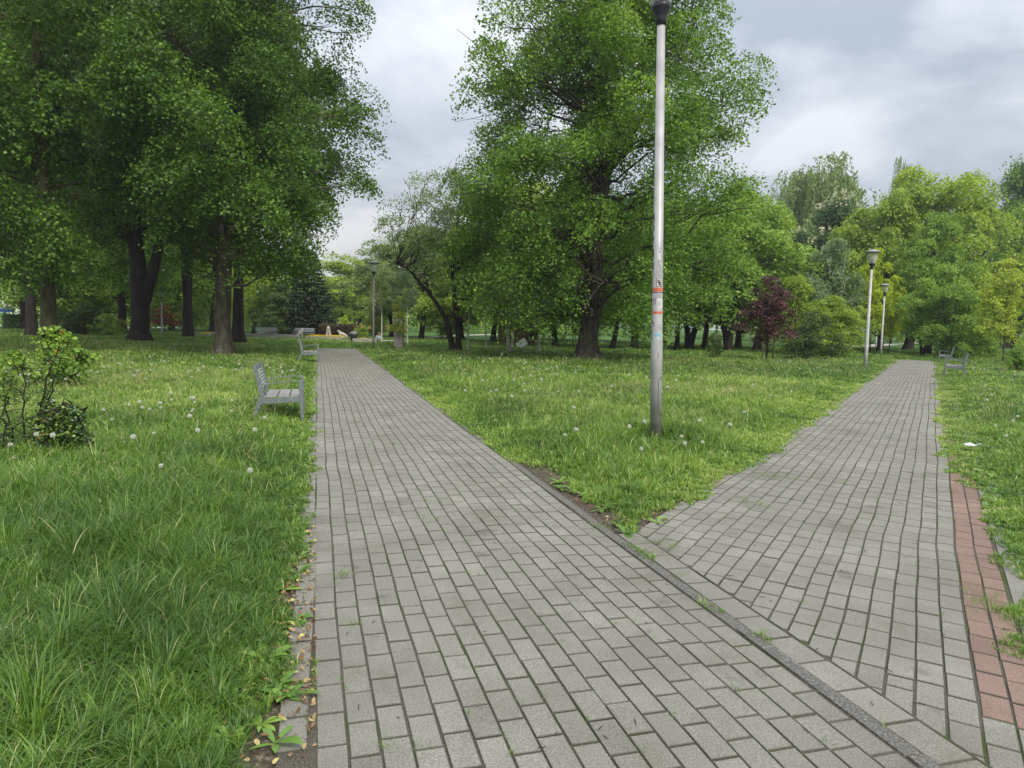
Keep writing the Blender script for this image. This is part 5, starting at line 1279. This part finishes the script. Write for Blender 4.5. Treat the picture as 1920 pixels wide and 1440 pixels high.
for x, y in spots:
    side = 'on the left lawn' if vL(x, y) < 0 else 'right of the path with red edge' if vR(x, y) > 0 else 'between the two paths'
    z = float(gz(np.array([x]), np.array([y]))[0])
    s_ = RNG.uniform(.75, 1.15); t_ = bpy.data.objects.new('dandelion_clock', None); C.objects.link(t_); t_.location = (x, y, z); t_.rotation_euler = (0, RNG.normal() * .12, RNG.uniform(0, 6.28))
    t_.scale = (s_, s_, s_ * RNG.uniform(.8, 1.15))
    lm = min(LMK, key=lambda q: math.hypot(q[1] - x, q[2] - y)); ddx, ddy = x - lm[1], y - lm[2]; dd = math.hypot(ddx, ddy)
    way = ('left of', 'right of')[ddx > 0] if abs(ddx) > abs(ddy) else ('in front of', 'behind')[ddy > 0]
    lab = 'white dandelion clock about %.1f metres %s %s' % (dd, way, lm[0])
    if lab in used: lab = lab.replace('white dandelion', ('taller' if s_ > .95 else 'shorter') + ' white dandelion')
    if lab in used: lab = lab.replace('about', 'leaning, about')
    used.add(lab); tag(t_, lab, 'dandelion', 'dandelion clocks ' + side)
    obj('stalk', sm, LM['fresh'], t_); obj('seed_head', hm, LM['fluff'], t_)

# ------------------------------------------------------------------ fallen leaves, weeds, tufts in joints
RNG = np.random.default_rng(99)
x, y = [], []
for _ in range(40000):
    yy_ = RNG.uniform(1.8, 8.5); xx_ = RNG.uniform(-.8, .7) * yy_
    s_ = float(sdist(np.array([xx_]), np.array([yy_]))[0])
    if len(x) >= 1500: break
    if -.10 < s_ < .36 and (float(uvL(xx_, yy_)[1]) < 0 or (yy_ > 4.9 and s_ > .02)) and RNG.uniform() < (math.exp(-(s_ - .12) ** 2 / .02)) * (1.0 if yy_ < 4.6 else .25) * (.25 + 1.4 * float(vnoise(xx_ * 2.5, yy_ * 2.5, 7) > .45)):
        x.append(xx_); y.append(yy_)
x, y = np.array(x), np.array(y)
P = np.stack([x, y, np.maximum(gz(x, y), 0) + .006 + RNG.uniform(0, .02, len(x))], 1)
tag(obj('fallen_leaves', leaf_mesh('fallen_leaves', P, norm(RNG.normal(size=P.shape) * .5 + [0, 0, 1]), RNG.uniform(.010, .034, len(x)), RNG.uniform(0, 1, len(x)), ratio=.6, hang=0, shape=6), LM['litter']),
    'small brown and yellow fallen leaves along the path edges', kind='stuff')
def rosette(cx0, cy0, n, L0):
    PV, FV, TV = [], [], []
    for k in range(n):
        a = k * 2.4 + RNG.normal() * .3; L = L0 * RNG.uniform(.6, 1.1); wd = L * RNG.uniform(.20, .30); el = RNG.uniform(.15, .9)
        c = []
        for i in range(5):
            q = i / 4; r = L * q * math.cos(el) ; zz_ = L * (q * math.sin(el) - q * q * .45 * math.sin(el) - .1 * q * q)
            c.append((cx0 + r * math.cos(a), cy0 + r * math.sin(a), zz_ + .01))
        w_ = [.15, .7, 1.0, .8, 0]
        b = len(PV)
        for i in range(4):
            for s_ in (-1, 1): PV.append((c[i][0] - math.sin(a) * s_ * wd * w_[i] / 2, c[i][1] + math.cos(a) * s_ * wd * w_[i] / 2, c[i][2] + .12 * wd))
        PV.append(c[4]); FV += [(b, b + 1, b + 3, b + 2), (b + 2, b + 3, b + 5, b + 4), (b + 4, b + 5, b + 7, b + 6)]; TV += [(b + 6, b + 7, b + 8)]
    return PV, FV, TV
PV, F4, F3, TT = [], [], [], []
cnt = 0
while cnt < 430:
    y = RNG.uniform(2.0, 10); x = RNG.uniform(-.78, .75) * y; s_ = float(sdist(np.array([x]), np.array([y]))[0])
    if not (.05 < s_ < 2.2): continue
    z = float(gz(np.array([x]), np.array([y]))[0]); a, b_, c = rosette(x, y, RNG.integers(5, 10), RNG.uniform(.06, .15))
    o_ = len(PV); PV += [(p[0], p[1], p[2] + z) for p in a]; F4 += [tuple(i + o_ for i in f) for f in b_]; F3 += [tuple(i + o_ for i in f) for f in c]; TT += [RNG.uniform(.2, .8)] * len(a); cnt += 1
tag(obj('weeds', mesh_np('weeds', np.array(PV), [np.array(F4), np.array(F3)], {'t': np.array(TT)}), LM['weed']), 'broad leaved weeds scattered through the grass near the paths', kind='stuff')
# tufts in the joints
V, Q, Tt, A, off = [], [], [], [], 0
cl = [(ground(1440, 896), .10, 130), (ground(1480, 900), .08, 70), (ground(1405, 944), .07, 90), (ground(1425, 950), .05, 50), (ground(1240, 1022), .04, 60), (ground(1262, 1030), .035, 40),
      (ground(1895, 1150), .12, 260), (ground(1870, 1140), .10, 120), (ground(1835, 1130), .02, 30), (ground(648, 1078), .03, 60), (ground(640, 1085), .025, 30), (ground(660, 1175), .02, 30),
      (ground(1120, 990), .05, 80), (ground(1280, 1080), .02, 22), (ground(1900, 1215), .03, 40), (ground(725, 1405), .02, 26), (ground(785, 1405), .02, 20)]
for _ in range(190):
    y = RNG.uniform(2, 9)
    if RNG.uniform() < .5: u_ = RNG.uniform(-.3, 9); v_ = RNG.integers(0, 18) * .106; p_ = OL + dL * u_ + pL * (v_ + warpf(u_, v_, 11))
    else: u_ = RNG.uniform(-9, 3); v_ = RNG.choice([-WR + k * .106 for k in range(18)] + [.004, .11, .216, .216, .216, .004]); p_ = OR + dR * u_ + pR * (v_ + warpf(u_, v_, 17))
    if float(uvL(p_[0], p_[1])[1]) > WL and float(uvR(p_[0], p_[1])[1]) < -WR: continue
    cl.append(((float(p_[0]), float(p_[1])), .012, int(RNG.integers(5, 16))))
for (cx0, cy0), r_, n in cl:
    x = cx0 + RNG.normal(size=n) * r_; y = cy0 + RNG.normal(size=n) * r_
    a_ = blades(x, y, RNG.uniform(.010, .028 + r_ * .28, n), np.full(n, .0028), 2, RNG.uniform(.25, .75, n))
    V.append(a_[0] + [0, 0, .012]); Q.append(a_[1] + off); Tt.append(a_[2] + off); A.append(a_[3]); off += len(a_[0])
me = mesh_np('joint_weeds', np.concatenate(V), [np.concatenate(Q), np.concatenate(Tt)], {'t': np.concatenate(A)})
tag(obj('joint_weeds', me, LM['grass']), 'tiny tufts of grass growing in the paving joints', kind='stuff')
# twigs and scraps on the paving
mb = MB()
for k in range(46):
    px = RNG.uniform(640, 1800); py = RNG.uniform(940, 1430); x, y = ground(px, py); a = RNG.uniform(0, 6.28); L = RNG.uniform(.012, .05)
    mb.box((x, y, .006), (L, .0022, .002), Matrix.Rotation(a, 3, 'Z'))
o_ = mb.build('twigs', bark_dark); tag(o_, 'tiny dry twigs scattered on the paving', kind='stuff')
# crumpled cloth by the right path
x_, y_ = ground(1822, 848); me = bpy.data.meshes.new('crumpled_cloth'); bm = bmesh.new(); bmesh.ops.create_grid(bm, x_segments=14, y_segments=8, size=1)
for v in bm.verts:
    v.co.x *= .08; v.co.y *= .05; v.co.z = .05 + .05 * float(vnoise(v.co.x * 18 + 3, v.co.y * 25, 4)) - .35 * v.co.x ** 2
bmesh.ops.solidify(bm, geom=bm.faces[:], thickness=.004); bm.to_mesh(me); bm.free()
o_ = obj('crumpled_cloth', me, white_p); o_.location = (x_, y_, .02); tag(o_, 'small crumpled white cloth lying in the grass right of the path', 'cloth')
# ------------------------------------------------------------------ haze
hm_ = bpy.data.materials.new('haze'); hm_.use_nodes = True; t = hm_.node_tree; t.nodes.clear(); o = t.nodes.new('ShaderNodeOutputMaterial')
pv_ = N(t, 'ShaderNodeVolumePrincipled', inp={'Color': (.90, .94, 1.0, 1), 'Density': .0006, 'Anisotropy': .3}); t.links.new(pv_.outputs[0], o.inputs['Volume'])
mb = MB(); mb.box((0, 70, 13), (330, 210, 29)); hz = mb.build('haze', hm_); tag(hz, 'faint pale air between the trees', kind='stuff')
